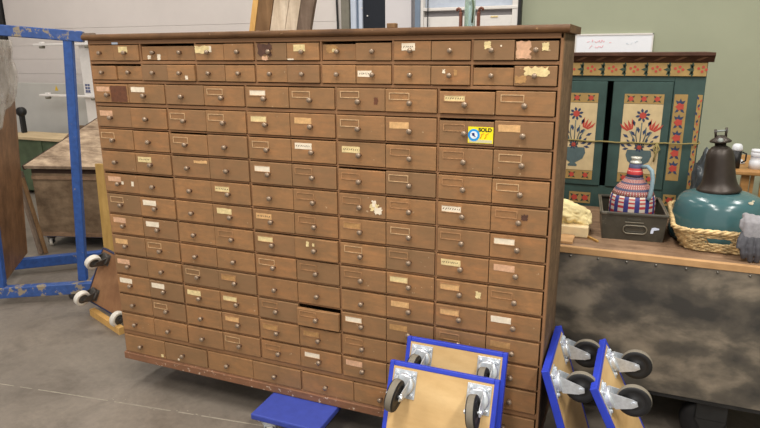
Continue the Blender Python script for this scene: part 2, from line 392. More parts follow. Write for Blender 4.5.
# ------------------------------------------------------------------ the room
WY = 4.0
b = MB(); b.box((-7, -5, -0.15), (7, WY + .2, 0), M['floor']); struct(b.build('floor'))
b = MB()
import itertools
jp = [(-0.74, -0.262), (-0.30, -0.20), (0.15, -0.142), (0.64, -0.08), (1.2, -0.01)]
for (x0, y0), (x1, y1) in zip(jp[:-1], jp[1:]):
    n_ = 12
    for k in range(n_):
        if R.random() < 0.12: continue
        xa = x0 + (x1 - x0) * k / n_; xb = x0 + (x1 - x0) * (k + 1) / n_; ya = y0 + (y1 - y0) * k / n_; yb = y0 + (y1 - y0) * (k + 1) / n_
        w0 = 0.002 + R.random() * 0.002
        b.prism([(xa, ya - w0, 0), (xb, yb - w0, 0), (xb, yb + w0, 0), (xa, ya + w0, 0)], (0, 0, 0.0006), M['joint'])
for _ in range(16):
    x = R.uniform(-0.1, 0.55); y = -0.15 + 0.12 * x + R.gauss(0, 0.012); s = R.uniform(0.002, 0.007)
    b.prism([(x - s, y, 0), (x, y - s * .6, 0), (x + s * 1.2, y, 0), (x, y + s * .6, 0)], (0, 0, 0.001), M['joint'])
struct(b.build('trim_1'))
b = MB(); b.box((-7, WY, 0), (7, WY + .2, 4.6), M['wall_green']); struct(b.build('wall_back'))
b = MB(); b.box((-7.2, -5, 0), (-7, WY + .2, 4.6), M['wall_white']); struct(b.build('wall_left'))
b = MB(); b.box((7, -5, 0), (7.2, WY + .2, 4.6), M['wall_green']); struct(b.build('wall_right'))
b = MB(); b.box((-7.2, -5, 4.6), (7.2, WY + .2, 4.7), M['ceil']); struct(b.build('ceiling'))

# sectional door, horizontally ribbed
b = MB(); z = 0.0; k = 0
hts = [0.585, 0.585, 0.20, 0.19, 0.17, 0.21, 0.65, 0.65]
for h in hts:
    b.box((-5.76, WY - 0.06, z + 0.001), (-0.745, WY - 0.012, z + h - 0.001), M['door_white'], 0.002)
    z += h
b.box((-5.76, WY - 0.014, 0), (-0.745, WY - 0.002, z), M['groove'])
dr = struct(b.build('door_1'))
b = MB(); b.box((-5.92, WY - 0.10, 0), (-5.775, WY - 0.002, 3.2), M['black'], 0.004); struct(b.build('trim_2'))
b = MB(); b.box((-0.735, WY - 0.10, 0), (-0.645, WY - 0.002, 3.2), M['post_grey'], 0.004); struct(b.build('trim_3'))
# dark door with its pale frame
b = MB()
b.box((-0.635, WY - 0.08, 0), (-0.575, WY - 0.002, 3.0), M['blue_white'], 0.003)
b.box((-0.575, WY - 0.05, 0), (-0.55, WY - 0.002, 3.0), M['blue_grey'], 0.002)
b.box((-0.55, WY - 0.065, 0), (-0.51, WY - 0.002, 3.0), M['blue_white'], 0.003)
b.box((-0.51, WY - 0.04, 0), (-0.265, WY - 0.002, 3.0), M['navy_door'], 0.002)
for zz in (1.985, 2.06): b.lathe([(0, 0), (0.008, 0), (0.008, 0.006), (0, 0.008)], M['white_metal'], axis_m((-0.46 - (0.05 if zz > 2 else 0), WY - 0.04 - (0.025 if zz > 2 else 0), zz), (0, -1, 0)), 10)
struct(b.build('door_2'))
b = MB(); b.box((-0.26, WY - 0.05, 0), (0.02, WY - 0.002, 3.0), M['wall_white'], 0.002); struct(b.build('wall_end'))
b = MB(); b.box((0.02, WY - 0.03, 0), (0.072, WY - 0.002, 3.0), M['trim_grey_sill_shade']); struct(b.build('trim_4'))
b = MB()
b.box((0.075, WY - 0.10, 1.2), (0.13, WY - 0.002, 3.0), M['blue_grey'], 0.003)
b.box((0.13, WY - 0.09, 1.2), (0.16, WY - 0.002, 3.0), M['white_metal'], 0.003)
b.box((1.085, WY - 0.09, 1.2), (1.112, WY - 0.002, 3.0), M['black'], 0.003)
b.box((1.03, WY - 0.08, 1.2), (1.085, WY - 0.002, 3.0), M['white_metal'], 0.003)
b.box((0.16, WY - 0.078, 1.2), (1.03, WY - 0.002, 1.955), M['white_metal'], 0.003)      # white lower board
b.box((0.16, WY - 0.02, 1.955), (1.03, WY - 0.002, 2.01), M['trim_grey_sill_shade'])  # grey colour paints the shadow below the sill into the recess
b.box((0.13, WY - 0.085, 2.01), (1.09, WY - 0.002, 2.040), M['white_metal'], 0.004)      # sill
b.box((0.16, WY - 0.02, 2.045), (1.03, WY - 0.005, 2.95), M['pane'])
b.box((0.16, WY - 0.06, 2.95), (1.03, WY - 0.002, 3.0), M['white_metal'])
b.box((0.205, WY - 0.098, 1.2), (0.213, WY - 0.088, 3.0), M['black'])
b.box((0.83, WY - 0.085, 1.935), (0.90, WY - 0.078, 1.950), M['paper_cream'], 0.002)
struct(b.build('window_1'))
# whiteboard on the green wall
wb = thing('whiteboard', 'white wall board with faint red handwriting, half hidden behind the painted wardrobe', 'whiteboard', (1.9, WY - 0.02, 1.2))
b = MB(); b.box((1.62, WY - 0.022, 1.2), (2.262, WY - 0.002, 1.763), M['board_white'], 0.004); b.build('panel', wb)
b = MB()
for lo, hi in (((1.61, WY - 0.028, 1.757), (2.27, WY - 0.002, 1.772)), ((2.258, WY - 0.028, 1.2), (2.27, WY - 0.002, 1.772)), ((1.61, WY - 0.028, 1.2), (1.622, WY - 0.002, 1.772))):
    b.box(lo, hi, M['white_metal'], 0.002)
b.build('border', wb)
b = MB()
def scrawl(x0, x1, z, h, mat, words):
    x = x0
    for w_ in words:
        pts = []
        L = (x1 - x0) * w_; k = max(4, int(L / 0.007))
        for i in range(k): pts.append((x + L * i / k, WY - 0.0235, z + h * (R.random() - .5)))
        b.tube(pts, 0.0022, mat, 4); x += L + 0.016
scrawl(1.715, 1.86, 1.708, 0.026, M['marker_red'], (0.2, 0.05, 0.62))
scrawl(1.74, 1.87, 1.657, 0.026, M['marker_red'], (0.25, 0.6))
scrawl(1.905, 1.935, 1.685, 0.03, M['marker_red'], (0.9,))
scrawl(2.05, 2.17, 1.69, 0.03, M['marker_pale'], (0.2, 0.1, 0.3))
b.build('handwriting', wb)
b = MB(); b.tube([(-0.800, WY - 0.075, 3.1), (-0.798, WY - 0.075, 2.4), (-0.786, WY - 0.075, 1.9), (-0.782, WY - 0.075, 0.012)], 0.011, M['black'], 6)
tag(b.build('cable'), 'black cable hanging down the white door beside the grey post', 'cable')

# ------------------------------------------------------------------ the big drawer cabinet
XL, XR, D = -0.095, 1.952, 0.36
ZB, ZT = 0.145, 1.699
cab = thing('drawer_cabinet', 'huge brown apothecary cabinet of many small knobbed drawers, raised on a blue dolly', 'cabinet', ((XL + XR) / 2, D / 2, ZB))
rows = [dict(z=1.646, d=0.035, u=0.035, n=14), dict(z=1.5627, d=0.035, u=0.0355, n=14)]
for k in range(12): rows.append(dict(z=1.4649 - 0.10143 * k, d=0.0435 if k else 0.036, u=0.0505, n=10))
rows.append(dict(z=0.2323, d=0.045, u=0.051, n=8))
def col_edges(n):
    if n == 14: return [-0.093 + 0.1454 * k for k in range(15)]
    if n == 10: return [-0.091 + 0.2033 * k for k in range(11)]
    return [-0.091 + 0.2541 * k for k in range(9)]
# carcass: sides, back, bottom, front frame with its openings
b = MB()
b.box((XL, 0.022, ZB + 0.045), (XL + 0.016, D, ZT), M['side'], 0.002)
b.build('side_panel', cab)
b = MB(); b.box((XR - 0.016, 0.022, ZB + 0.02), (XR, D, ZT), M['side'], 0.002); sp_ = b.build('side_panel', cab)
b = MB()
b.box((XL + 0.016, D - 0.012, ZB + 0.05), (XR - 0.016, D, ZT), M['dark_inside'])
b.box((XL + 0.016, 0.02, ZB + 0.03), (XR - 0.016, D - 0.012, ZB + 0.042), M['dark_inside'])
b.build('back_panel', cab)
b = MB()
b.box((XL, 0.0, rows[0]['z'] + rows[0]['u'] + 0.001), (XR, 0.022, ZT), M['carcass'], 0.0015)      # apron above
b.box((XL, 0.0, 0.19), (XL + 0.0055, 0.022, ZT), M['carcass'], 0.001)                         # left stile
b.box((1.9415, 0.0, 0.19), (XR - 0.0005, 0.022, ZT), M['carcass'], 0.0015)                             # right stile
tops = [(r['z'] - r['d'], r['z'] + r['u']) for r in rows]
for i in range(len(rows) - 1):
    z1 = tops[i][0]; z0 = tops[i + 1][1]
    b.box((XL + 0.005, 0.0015, z0 + 0.0005), (1.942, 0.2, z1 - 0.0005), M['carcass'], 0.001)
for r, (z0, z1) in zip(rows, tops):
    e = col_edges(r['n'])
    for k in range(2, r['n'], 2):
        b.box((e[k] - 0.004, 0.001, z0 - 0.001), (e[k] + 0.004, 0.3, z1 + 0.001), M['carcass'], 0.001)
b.build('front_frame', cab)
b = MB()
b.box((XL - 0.008, -0.010, ZB), (XR + 0.004, 0.03, 0.182), M['plinth'], 0.004, 2)
b.box((XL - 0.003, -0.003, 0.182), (XR, 0.02, 0.1875), M['plinth'], 0.001)
b.box((XL - 0.006, 0.03, ZB), (XL + 0.02, D, 0.188), M['plinth'], 0.003)
b.box((XR - 0.02, 0.03, ZB), (XR + 0.003, D, 0.188), M['plinth'], 0.003)
b.box((XL + 0.02, D - 0.03, ZB), (XR - 0.02, D, 0.188), M['plinth'])
b.build('plinth', cab)
# top slab with a rounded nose
def slab_profile():
    pts = [(D + 0.004, 1.6995), (D + 0.004, 1.725)]
    for k in range(9):
        a = math.pi / 2 + math.pi * k / 8
        pts.append((-0.010 + 0.0127 * math.cos(a), 1.7123 + 0.0127 * math.sin(a)))
    return pts
b = MB(); b.prism([(-0.108, y, z) for y, z in slab_profile()], (2.078, 0, 0), M['slab'])
b.build('top', cab)

# what each drawer carries: F bright frame, f dull frame, W white / C cream / T tan / P pink / O ochre paper
LAB = {
 1: '. C . . W . . C . . W . . .', 2: '. . . . . . . . . W . . . .',
 3: 'P W . F W F F F C F', 4: 'P . F F C T F T f T', 5: 'f . F . F W C f f F', 6: '. C . . W f f F f F',
 7: 'P . . C . f f f W f', 8: 'F W . C T f O F f W', 9: 'P W . f C . F f C P', 10: 'T f . . F f f C T f',
 11: 'P . F O . . . T T W', 12: 'W W C C f f W O f O', 13: '. f . T O O f . O O', 14: '. . . f f W P . . .', 15: '. . . . . . . .'}
DARK = {(1, 7), (2, 3), (12, 5), (11, 3), (1, 13), (1, 14), (8, 1), (12, 2), (11, 4), (9, 8), (6, 8), (14, 8)}
PUSH = {(1, 1): 0.004, (1, 3): 0.012, (1, 4): 0.008, (2, 1): 0.004, (2, 2): 0.012, (3, 2): 0.002, (1, 9): 0.010, (2, 4): -0.004, (2, 8): -0.004, (2, 13): 0.008,
        (3, 9): -0.004, (4, 7): -0.003, (5, 3): -0.002, (12, 6): -0.014, (9, 6): -0.006, (14, 3): -0.004}
DROP = {(1, 3): 0.006, (1, 4): 0.006, (2, 1): 0.005, (2, 2): 0.006, (1, 9): 0.006, (1, 10): 0.004, (2, 13): 0.007, (3, 9): 0.004, (5, 3): 0.005, (4, 9): 0.005, (12, 6): 0.009, (7, 1): 0.004, (7, 2): 0.004, (6, 7): 0.003, (1, 14): 0.003, (9, 5): 0.003}
PM = {'W': 'paper_white', 'C': 'paper_cream', 'T': 'paper_tan', 'P': 'paper_pink', 'O': 'paper_ochre'}
TEXTED = {(1, 11), (2, 10), (5, 7), (7, 9), (3, 9), (6, 2), (8, 5), (9, 9), (7, 4), (5, 6)}
def jag(x0, z0, x1, z1, amp, y, n=7):
    pts = []
    for i in range(n): pts.append((x0 + (x1 - x0) * i / n, y, z0 + R.uniform(-amp, amp)))
    for i in range(n): pts.append((x1 + R.uniform(-amp, amp), y, z0 + (z1 - z0) * i / n))
    for i in range(n): pts.append((x1 + (x0 - x1) * i / n, y, z1 + R.uniform(-amp, amp)))
    for i in range(n): pts.append((x0 + R.uniform(-amp, amp), y, z1 + (z0 - z1) * i / n))
    return pts
drawers = []
for ri, r in enumerate(rows):
    e = col_edges(r['n']); labs = LAB[ri + 1].split()
    for k in range(r['n']):
        row, c = ri + 1, k + 1
        first = (k % 2 == 0)
        x0 = e[k] + (0.0052 if first else 0.0012); x1 = e[k + 1] - (0.0052 if not first else 0.0012)
        z0, z1 = tops[ri][0] + 0.0018 + R.random() * 0.001, tops[ri][1] - 0.002 - R.random() * 0.0022
        z1 -= DROP.get((row, c), 0)
        yf = -0.0065 + PUSH.get((row, c), R.uniform(-0.0015, 0.002))
        kx = (0.2045 * (c - 1) if r['n'] == 10 else (e[k] + e[k + 1]) / 2 + (0.0 if r['n'] == 14 else -0.02 * (1 - 2 * k / 7) * 0))
        if r['n'] == 14: kx = -0.0225 + 0.1264 * 1.15 * (c - 1)
        if r['n'] == 8: kx = 0.0186 + 0.2576 * (c - 1)
        dist = (Vector(((x0 + x1) / 2, 0, r['z'])) - CAM).length
        size = (x1 - x0) * (z1 - z0) / dist ** 3
        if row >= 13 and 8 <= c <= 9: size *= 0.25
        if row == 15 and c in (7,): size *= 0.05
        drawers.append(dict(row=row, c=c, x0=x0, x1=x1, z0=z0, z1=z1, y=yf, kx=kx, kz=r['z'], lab=labs[k], size=size))
drawers.sort(key=lambda d: -d['size'])
def front(b, d):
    t = R.choice([0, 0, 1, 1, 2, 3, 3, 4]) if (d['row'], d['c']) not in DARK else 5
    if d['row'] >= 12 and t in (1,): t = 2
    mm = M['drawer%d' % t]
    b.box((d['x0'], d['y'], d['z0']), (d['x1'], d['y'] + 0.018, d['z1']), mm, 0.0022, 2)
    y0, y1 = d['y'] + 0.018, min(d['y'] + 0.4, D - 0.02)
    xa, xb, za, zb = d['x0'] + 0.006, d['x1'] - 0.006, d['z0'] + 0.004, d['z1'] - 0.014
    b.box((xa, y0, za), (xb, y1, za + 0.005), M['tray']); b.box((xa, y0, za + 0.005), (xa + 0.007, y1, zb), M['tray'])
    b.box((xb - 0.007, y0, za + 0.005), (xb, y1, zb), M['tray']); b.box((xa + 0.007, y1 - 0.007, za + 0.005), (xb - 0.007, y1, zb), M['tray'])
KN = [(0.0, 0.024), (0.006, 0.0235), (0.0098, 0.0205), (0.0108, 0.0165), (0.0095, 0.0125), (0.0062, 0.009), (0.0052, 0.003), (0.0072, 0.0008), (0.0072, -0.0005)]
def knob(b, d):
    s = 0.86 if d['row'] <= 2 else 1.0
    mt = axis_m((d['kx'], d['y'], d['kz']), (R.uniform(-.05, .05), -1, R.uniform(-.08, .05)))
    b.lathe([(r_ * s, z_ * s) for r_, z_ in KN], M['knob'], mt, 14, mats=[M['knob']] * 4 + [M['knob_base']] * 4)
def lab_rect(d):
    w = d['x1'] - d['x0']; h = d['z1'] - d['z0']
    if d['row'] <= 2: return (d['x0'] + 0.22 * w, d['x0'] + 0.58 * w, d['z0'] + 0.52 * h, d['z0'] + 0.9 * h) if d['row'] == 1 else (d['x0'] + 0.05 * w, d['x0'] + 0.45 * w, d['z0'] + 0.38 * h, d['z0'] + 0.72 * h)
    x0 = d['x0'] + (0.08 + R.uniform(-.02, .02)) * w; z1 = d['z1'] - (0.14 + R.uniform(-.03, .03)) * h
    return (x0, x0 + 0.40 * w, z1 - 0.31 * h, z1)
def holder(b, d, q, mm):
    x0, x1, z0, z1 = q; y = d['y'] - 0.0005; t = 0.0028
    for lo, hi in (((x0, z1 - t), (x1, z1)), ((x0, z0), (x1, z0 + t)), ((x0, z0 + t), (x0 + t, z1 - t)), ((x1 - t, z0 + t), (x1, z1 - t))):
        b.box((lo[0], y - 0.0016, lo[1]), (hi[0], y + 0.001, hi[1]), mm)
def paper(b, d, q):
    x0, x1, z0, z1 = q; y = d['y'] - 0.0009; s = 0.0018 if d['row'] > 2 else 0
    b.prism(jag(x0 + s, z0 + s, x1 - s, z1 - s, 0.0007, y, 4), (0, 0.0008, 0), M[PM[d['lab']]])
    if (d['row'], d['c']) in TEXTED:
        zz = (z0 + z1) / 2; x = x0 + 0.006
        while x < x1 - 0.01:
            L = R.uniform(0.003, 0.008)
            b.prism([(x, y - 0.0003, zz - R.uniform(.002, .005)), (x + L * .5, y - 0.0003, zz - .002), (x + L, y - 0.0003, zz + R.uniform(.002, .005)), (x + L * .4, y - 0.0003, zz + .003)], (0, 0.0003, 0), M['ink'])
            x += L + R.uniform(0.001, 0.004)
def scraps(d):
    """torn paper, paint chips and stains that belong to single drawers"""
    y = d['y'] - 0.0008; w = d['x1'] - d['x0']; h = d['z1'] - d['z0']; k = (d['row'], d['c']); out = []
    lay = [0]
    def P(u0, v0, u1, v1, mat, amp=0.003):
        lay[0] += 1; b = MB(); out.append((b, mat))
        b.prism(jag(d['x0'] + u0 * w, d['z0'] + v0 * h, d['x0'] + u1 * w, d['z0'] + v1 * h, min(amp, 0.16 * min((u1 - u0) * w, (v1 - v0) * h)), y - 0.0004 * lay[0]), (0, 0.0007, 0), M[mat])
    S = {(1, 14): [(0.03, 0.06, 0.36, 0.96, 'paper_pink', .005), (0.62, 0.5, 0.78, 0.9, 'paper_cream', .002)],
         (2, 14): [(0.25, 0.5, 0.8, 0.94, 'paper_cream', .006), (0.02, 0.15, 0.3, 0.5, 'paper_ochre', .006)],
         (1, 13): [(0.27, 0.58, 0.43, 0.94, 'paper_cream', .002), (0.66, 0.68, 0.7, 0.76, 'paper_white', .001)],
         (1, 3): [(0.22, 0.1, 0.34, 0.36, 'paper_white', .002), (0.6, 0.05, 0.72, 0.42, 'paper_white', .002)],
         (1, 5): [(0.0, 0.45, 0.5, 0.9, 'paper_cream', .003)],
         (1, 7): [(0.08, 0.3, 0.52, 0.97, 'stain', .006), (0.2, 0.02, 0.4, 0.25, 'paper_pink', .003)],
         (1, 9): [(0.12, 0.5, 0.45, 0.92, 'paper_ochre', .006), (0.3, 0.55, 0.42, 0.72, 'paper_cream', .003)],
         (1, 8): [(0.02, 0.03, 0.22, 0.1, 'paper_white', .001)],
         (2, 4): [(0.66, 0.1, 0.76, 0.34, 'paper_white', .001)],
         (2, 12): [(0.3, 0.62, 0.37, 0.82, 'paper_white', .002), (0.6, 0.5, 0.68, 0.8, 'paper_ochre', .003)],
         (7, 1): [(0.5, 0.45, 0.56, 0.62, 'paper_white', .001), (0.8, 0.4, 0.87, 0.66, 'paper_white', .001)],
         (6, 3): [(0.6, 0.72, 0.96, 0.86, 'paper_tan', .003)],
         (7, 7): [(0.68, 0.35, 0.86, 0.62, 'paper_cream', .008), (0.78, 0.2, 0.93, 0.48, 'paper_white', .006), (0.72, 0.5, 0.8, 0.78, 'paper_white', .005)],
         (10, 9): [(0.78, 0.4, 0.88, 0.68, 'paper_cream', .003)],
         (9, 6): [(0.28, 0.62, 0.34, 0.86, 'paper_cream', .002), (0.42, 0.66, 0.47, 0.8, 'paper_cream', .001)],
         (7, 10): [(0.55, 0.55, 0.66, 0.78, 'stain', .003)], (3, 7): [(0.78, 0.3, 0.86, 0.6, 'stain_soft', .004)], (3, 1): [(0.5, 0.04, 0.97, 0.92, 'stain_soft', .002)],
         (15, 2): [(0.3, 0.1, 0.34, 0.2, 'paper_white', .002)], (15, 1): [(0.9, 0.1, 0.96, 0.24, 'paper_cream', .003)]}
    for s_ in S.get(k, []): P(*s_)
    return out
rest = drawers[100:]
for d in drawers[:100]:
    b = MB(); front(b, d); o = b.build('drawer', cab)
    b = MB(); knob(b, d); b.build('knob', o)
    q = lab_rect(d)
    if d['row'] > 2 and d['lab'] in 'FfWCTO' and d['lab'] != '.':
        if d['lab'] in 'Ff' or R.random() < 0.55:
            b = MB(); holder(b, d, q, M['holder'] if d['lab'] == 'F' else M['holder_dull']); b.build('label_holder', o)
    if d['lab'] in PM:
        b = MB(); paper(b, d, q); b.build('paper_label', o)
    for s_, mk_ in scraps(d): s_.build('stain' if 'stain' in mk_ else 'paper_scrap', o)
    if (d['row'], d['c']) == (12, 6): o['label'] = 'drawer left slightly open'
    if (d['row'], d['c']) == (4, 9): sold_drawer = (o, d)
b = MB(); kb = MB(); pb = MB(); hb = MB(); scr = []
for d in rest:
    front(b, d); knob(kb, d); q = lab_rect(d)
    if d['lab'] in PM: paper(pb, d, q)
    if d['row'] > 2 and d['lab'] in 'Ff': holder(hb, d, q, M['holder'])
    scr += [q_[0] for q_ in scraps(d)]
ro = b.build('drawer', cab); ro['kind'] = 'stuff'
for bb, nm in ((kb, 'knob'), (pb, 'paper_label'), (hb, 'label_holder')):
    if len(bb.bm.verts): bb.build(nm, ro)['kind'] = 'stuff'
if scr:
    base = scr[0]
    for s_ in scr[1:]:
        me = bpy.data.meshes.new('t'); off = [base.mi(m) for m in s_.mats]
        for f in s_.bm.faces: f.material_index = off[f.material_index]
        s_.bm.to_mesh(me); base.bm.from_mesh(me); s_.bm.free(); bpy.data.meshes.remove(me)
    base.build('paper_scrap', ro)['kind'] = 'stuff'
# small pale sticker on the apron
b = MB(); b.box((0.045, -0.0012, 1.6815), (0.079, 0.001, 1.6905), M['blue_white']); b.build('sticker', cab)

# SOLD card pinned on a drawer (a thing of its own)
def text_mesh(body, size, mat, loc, name, parent, extr=0.0003, bold=0.0):
    cu = bpy.data.curves.new(name, 'FONT'); cu.body = body; cu.size = size; cu.extrude = extr; cu.offset = bold; cu.align_x = 'CENTER'; cu.align_y = 'CENTER'
    t = bpy.data.objects.new(name + '_tmp', cu); COL.objects.link(t)
    bpy.context.view_layer.update()
    me = bpy.data.meshes.new_from_object(t.evaluated_get(bpy.context.evaluated_depsgraph_get()))
    bpy.data.objects.remove(t); bpy.data.curves.remove(cu)
    me.transform(Matrix.Rotation(rad(90), 4, 'X')); me.name = name
    me.materials.clear(); me.materials.append(mat)
    o = bpy.data.objects.new(name, me); COL.objects.link(o); o.parent = parent; o.location = Vector(loc) - OFF.get(parent, Vector()); OFF[o] = Vector(loc)
    return o
d = sold_drawer[1]; yc = d['y'] - 0.0012
cx0, cx1, cz0, cz1 = 1.647, 1.736, 1.331, 1.388
sc_ = thing('sold_card', 'small yellow SOLD card with a round blue emblem stuck on a cabinet drawer', 'sign', ((cx0 + cx1) / 2, yc, cz0))
b = MB(); b.box((cx0, yc - 0.001, cz0), (cx1, yc, cz1), M['card_yellow']); b.box((cx0 + 0.004, yc - 0.0014, cz0 + 0.002), (cx1 - 0.003, yc - 0.001, cz0 + 0.012), M['card_grey']); b.build('card', sc_)
text_mesh('SOLD', 0.0175, M['card_black'], ((cx0 + cx1) / 2 + 0.016, yc - 0.0014, cz1 - 0.0105), 'lettering', sc_, bold=0.0008).scale.x = 1.08
em = MB(); mt = axis_m((cx0 + 0.021, yc - 0.001, (cz0 + cz1) / 2 - 0.0005), (0, -1, 0))
em.lathe([(0, 0), (0.0215, 0), (0.0215, 0.0006), (0, 0.0006)], M['card_blue'], mt, 28, smooth=False)
em.lathe([(0, 0.0006), (0.0135, 0.0006), (0.0135, 0.0011), (0, 0.0011)], M['card_white'], mt, 24, smooth=False)
ex, ez = cx0 + 0.021, (cz0 + cz1) / 2
em.prism([(ex - 0.008, yc - 0.0026, ez + 0.006), (ex + 0.002, yc - 0.0026, ez + 0.007), (ex + 0.003, yc - 0.0026, ez - 0.001), (ex + 0.008, yc - 0.0026, ez - 0.008), (ex + 0.003, yc - 0.0026, ez - 0.006), (ex - 0.005, yc - 0.0026, ez - 0.002)], (0, 0.0005, 0), M['card_navy'])
em.build('emblem', sc_)
b = MB()
for x in (cx0 + 0.044, cx0 + 0.060):
    b.tube([(x, yc - 0.0016, cz0 + 0.017), (x + 0.005, yc - 0.0016, cz0 + 0.025), (x + 0.003, yc - 0.0016, cz0 + 0.030), (x + 0.013, yc - 0.0016, cz0 + 0.036)], 0.0011, M['card_orange'], 5)
b.build('scribble', sc_)

# things on the cabinet's top
b = MB(); b.box((1.333, 0.01, 1.7252), (1.365, 0.04, 1.742), M['plank_brown'], 0.002)
tag(b.build('wood_offcut'), 'tiny wooden offcut lying on the front edge of the cabinet top', 'wood block')
bt = thing('glass_bottle', 'pale green glass bottle standing on the cabinet top between rusty iron brackets', 'bottle', (1.575, 0.25, 1.725))
b = MB(); b.lathe([(0.0, 1.7255), (0.018, 1.7255), (0.020, 1.73), (0.020, 1.82), (0.018, 1.84), (0.013, 1.88), (0.012, 1.97), (0.015, 1.975), (0.015, 1.985), (0, 1.985)], M['glass'], Matrix.Translation((1.575, 0.25, 0)), 24); b.build('bottle_body', bt)
b = MB(); b.tube([(1.592, 0.222, 1.745), (1.595, 0.223, 1.80), (1.590, 0.224, 1.83), (1.596, 0.228, 1.87), (1.594, 0.23, 1.93), (1.585, 0.235, 1.96)], 0.004, M['green_box'], 6); b.build('tube', bt)
for s, nm in ((-1, 'left'), (1, 'right')):
    b = MB(); x = 1.575 + s * 0.034
    b.box((x - 0.0055, 0.240, 1.7255), (x + 0.0055, 0.256, 1.785), M['rust'], 0.002)
    b.tube([(x, 0.248, 1.78), (x + s * 0.003, 0.248, 1.795), (x + s * 0.009, 0.248, 1.799), (x + s * 0.015, 0.248, 1.796), (x + s * 0.016, 0.248, 1.789)], 0.005, M['rust'], 8)
    b.box((x - 0.010, 0.234, 1.7255), (x + 0.010, 0.264, 1.730), M['rust'], 0.001)
    tag(b.build('iron_bracket'), 'small rusty iron bracket with curled tip, just %s of the glass bottle' % nm, 'bracket', 'rusty brackets by the bottle')

# ------------------------------------------------------------------ dollies
def castor(root, cx, cy, trail, r=0.058, w=0.03, off=0.030, h=0.086, metal='zinc', wheel_m=('tyre', 'tyre_side', 'hub'), plate=(0.10, 0.085)):
    """on the plane z=0, sticking out along +z; trail = angle of the axle offset in the board plane"""
    u = Vector((math.cos(trail), math.sin(trail), 0)); v = Vector((-u.y, u.x, 0)); o = Vector((cx, cy, 0)); k = Vector((0, 0, 1)); mm = M[metal]
    b = MB()
    b.box((cx - plate[0] / 2, cy - plate[1] / 2, 0), (cx + plate[0] / 2, cy + plate[1] / 2, 0.0035), mm, 0.0015)
    for sx in (-1, 1):
        for sy in (-1, 1):
            b.lathe([(0, 0.0035), (0.0075, 0.0035), (0.0075, 0.009), (0.004, 0.012), (0, 0.012)], mm, Matrix.Translation((cx + sx * (plate[0] / 2 - 0.014), cy + sy * (plate[1] / 2 - 0.012), 0)), 6, smooth=False)
    b.lathe([(0, 0.003), (0.038, 0.003), (0.040, 0.008), (0.037, 0.014), (0.040, 0.018), (0.036, 0.024), (0.0, 0.024)], mm, Matrix.Translation(o), 22)
    hw = w / 2 + 0.006
    for s in (-1, 1):
        base = o + v * (s * hw)
        pts = [base + u * a + k * c for a, c in ((-0.032, 0.02), (0.036, 0.02), (off + 0.016, h - 0.012), (off + 0.013, h + 0.010), (off - 0.004, h + 0.013), (off - 0.014, h + 0.004))]
        b.prism(pts, v * (s * 0.003), mm)
    b.prism([o + v * hw + u * -0.032 + k * 0.02, o + v * hw + u * 0.036 + k * 0.02, o - v * hw + u * 0.036 + k * 0.02, o - v * hw + u * -0.032 + k * 0.02], k * 0.006, mm)
    ac = o + u * off + k * h
    b.lathe([(0, -hw - 0.009), (0.008, -hw - 0.009), (0.008, -hw - 0.003), (0.005, -hw - 0.003), (0.005, hw + 0.003), (0.008, hw + 0.003), (0.008, hw + 0.009), (0, hw + 0.009)], mm, axis_m(ac, v, u), 8, smooth=False)
    co_ = b.build('castor', root)
    b = MB(); t, sd, hb_ = (M[x] for x in wheel_m)
    prof = [(0.0055, -w / 2), (0.016, -w / 2), (0.018, -w / 2 + 0.003), (r * 0.62, -w / 2 + 0.003), (r * 0.68, -w / 2 + 0.001), (r * 0.93, -w / 2), (r * 0.985, -w / 2 + 0.004), (r, -w / 4), (r, w / 4), (r * 0.985, w / 2 - 0.004), (r * 0.93, w / 2), (r * 0.68, w / 2 - 0.001), (r * 0.62, w / 2 - 0.003), (0.018, w / 2 - 0.003), (0.016, w / 2), (0.0055, w / 2), (0.0055, -w / 2)]
    b.lathe(prof, t, axis_m(ac, v, u), 32, mats=[hb_, hb_, hb_, sd, sd, sd, t, t, t, sd, sd, sd, hb_, hb_, hb_, hb_])
    b.build('wheel', co_)
def dolly(label, mtx, L=0.6, Wd=0.4, trails=(0, 0, 0, 0), group='blue edged dollies', pad=True):
    o = thing('platform_dolly', label, 'dolly', group=group, mtx=mtx)
    b = MB(); b.box((-L / 2 + 0.0165, -Wd / 2 + 0.0165, -0.018), (L / 2 - 0.0165, Wd / 2 - 0.0165, 0), M['ply']); b.build('board', o)
    b = MB(); z0, z1 = -0.024, 0.002
    for lo, hi in (((-L / 2, -Wd / 2), (L / 2, -Wd / 2 + 0.017)), ((-L / 2, Wd / 2 - 0.017), (L / 2, Wd / 2)), ((-L / 2, -Wd / 2 + 0.017), (-L / 2 + 0.017, Wd / 2 - 0.017)), ((L / 2 - 0.017, -Wd / 2 + 0.017), (L / 2, Wd / 2 - 0.017))):
        b.box((lo[0], lo[1], z0), (hi[0], hi[1], z1), M['blue_edge'], 0.003, 2)
    b.build('edge_band', o)
    b = MB(); b.box((-L / 2 + 0.017, -Wd / 2 + 0.017, -0.0245), (L / 2 - 0.017, Wd / 2 - 0.017, -0.018), M['blue_pad']); b.build('deck_cover', o)
    i = 0
    for sx in (1, -1):
        for sy in (1, -1):
            castor(o, sx * (L / 2 - 0.075), sy * (Wd / 2 - 0.065), trails[i]); i += 1
    return o
def upright(top_a, top_b, down, length):
    """frame of a leaning dolly: local x runs up the board, local y along the top edge from b to a, z = castor side"""
    a = Vector(top_a); bb = Vector(top_b); y = (a - bb).normalized(); x = (-Vector(down)).normalized(); x = (x - y * x.dot(y)).normalized(); z = x.cross(y)
    return frame(x, y, z, (a + bb) / 2 - x * length / 2), (bb - a).length
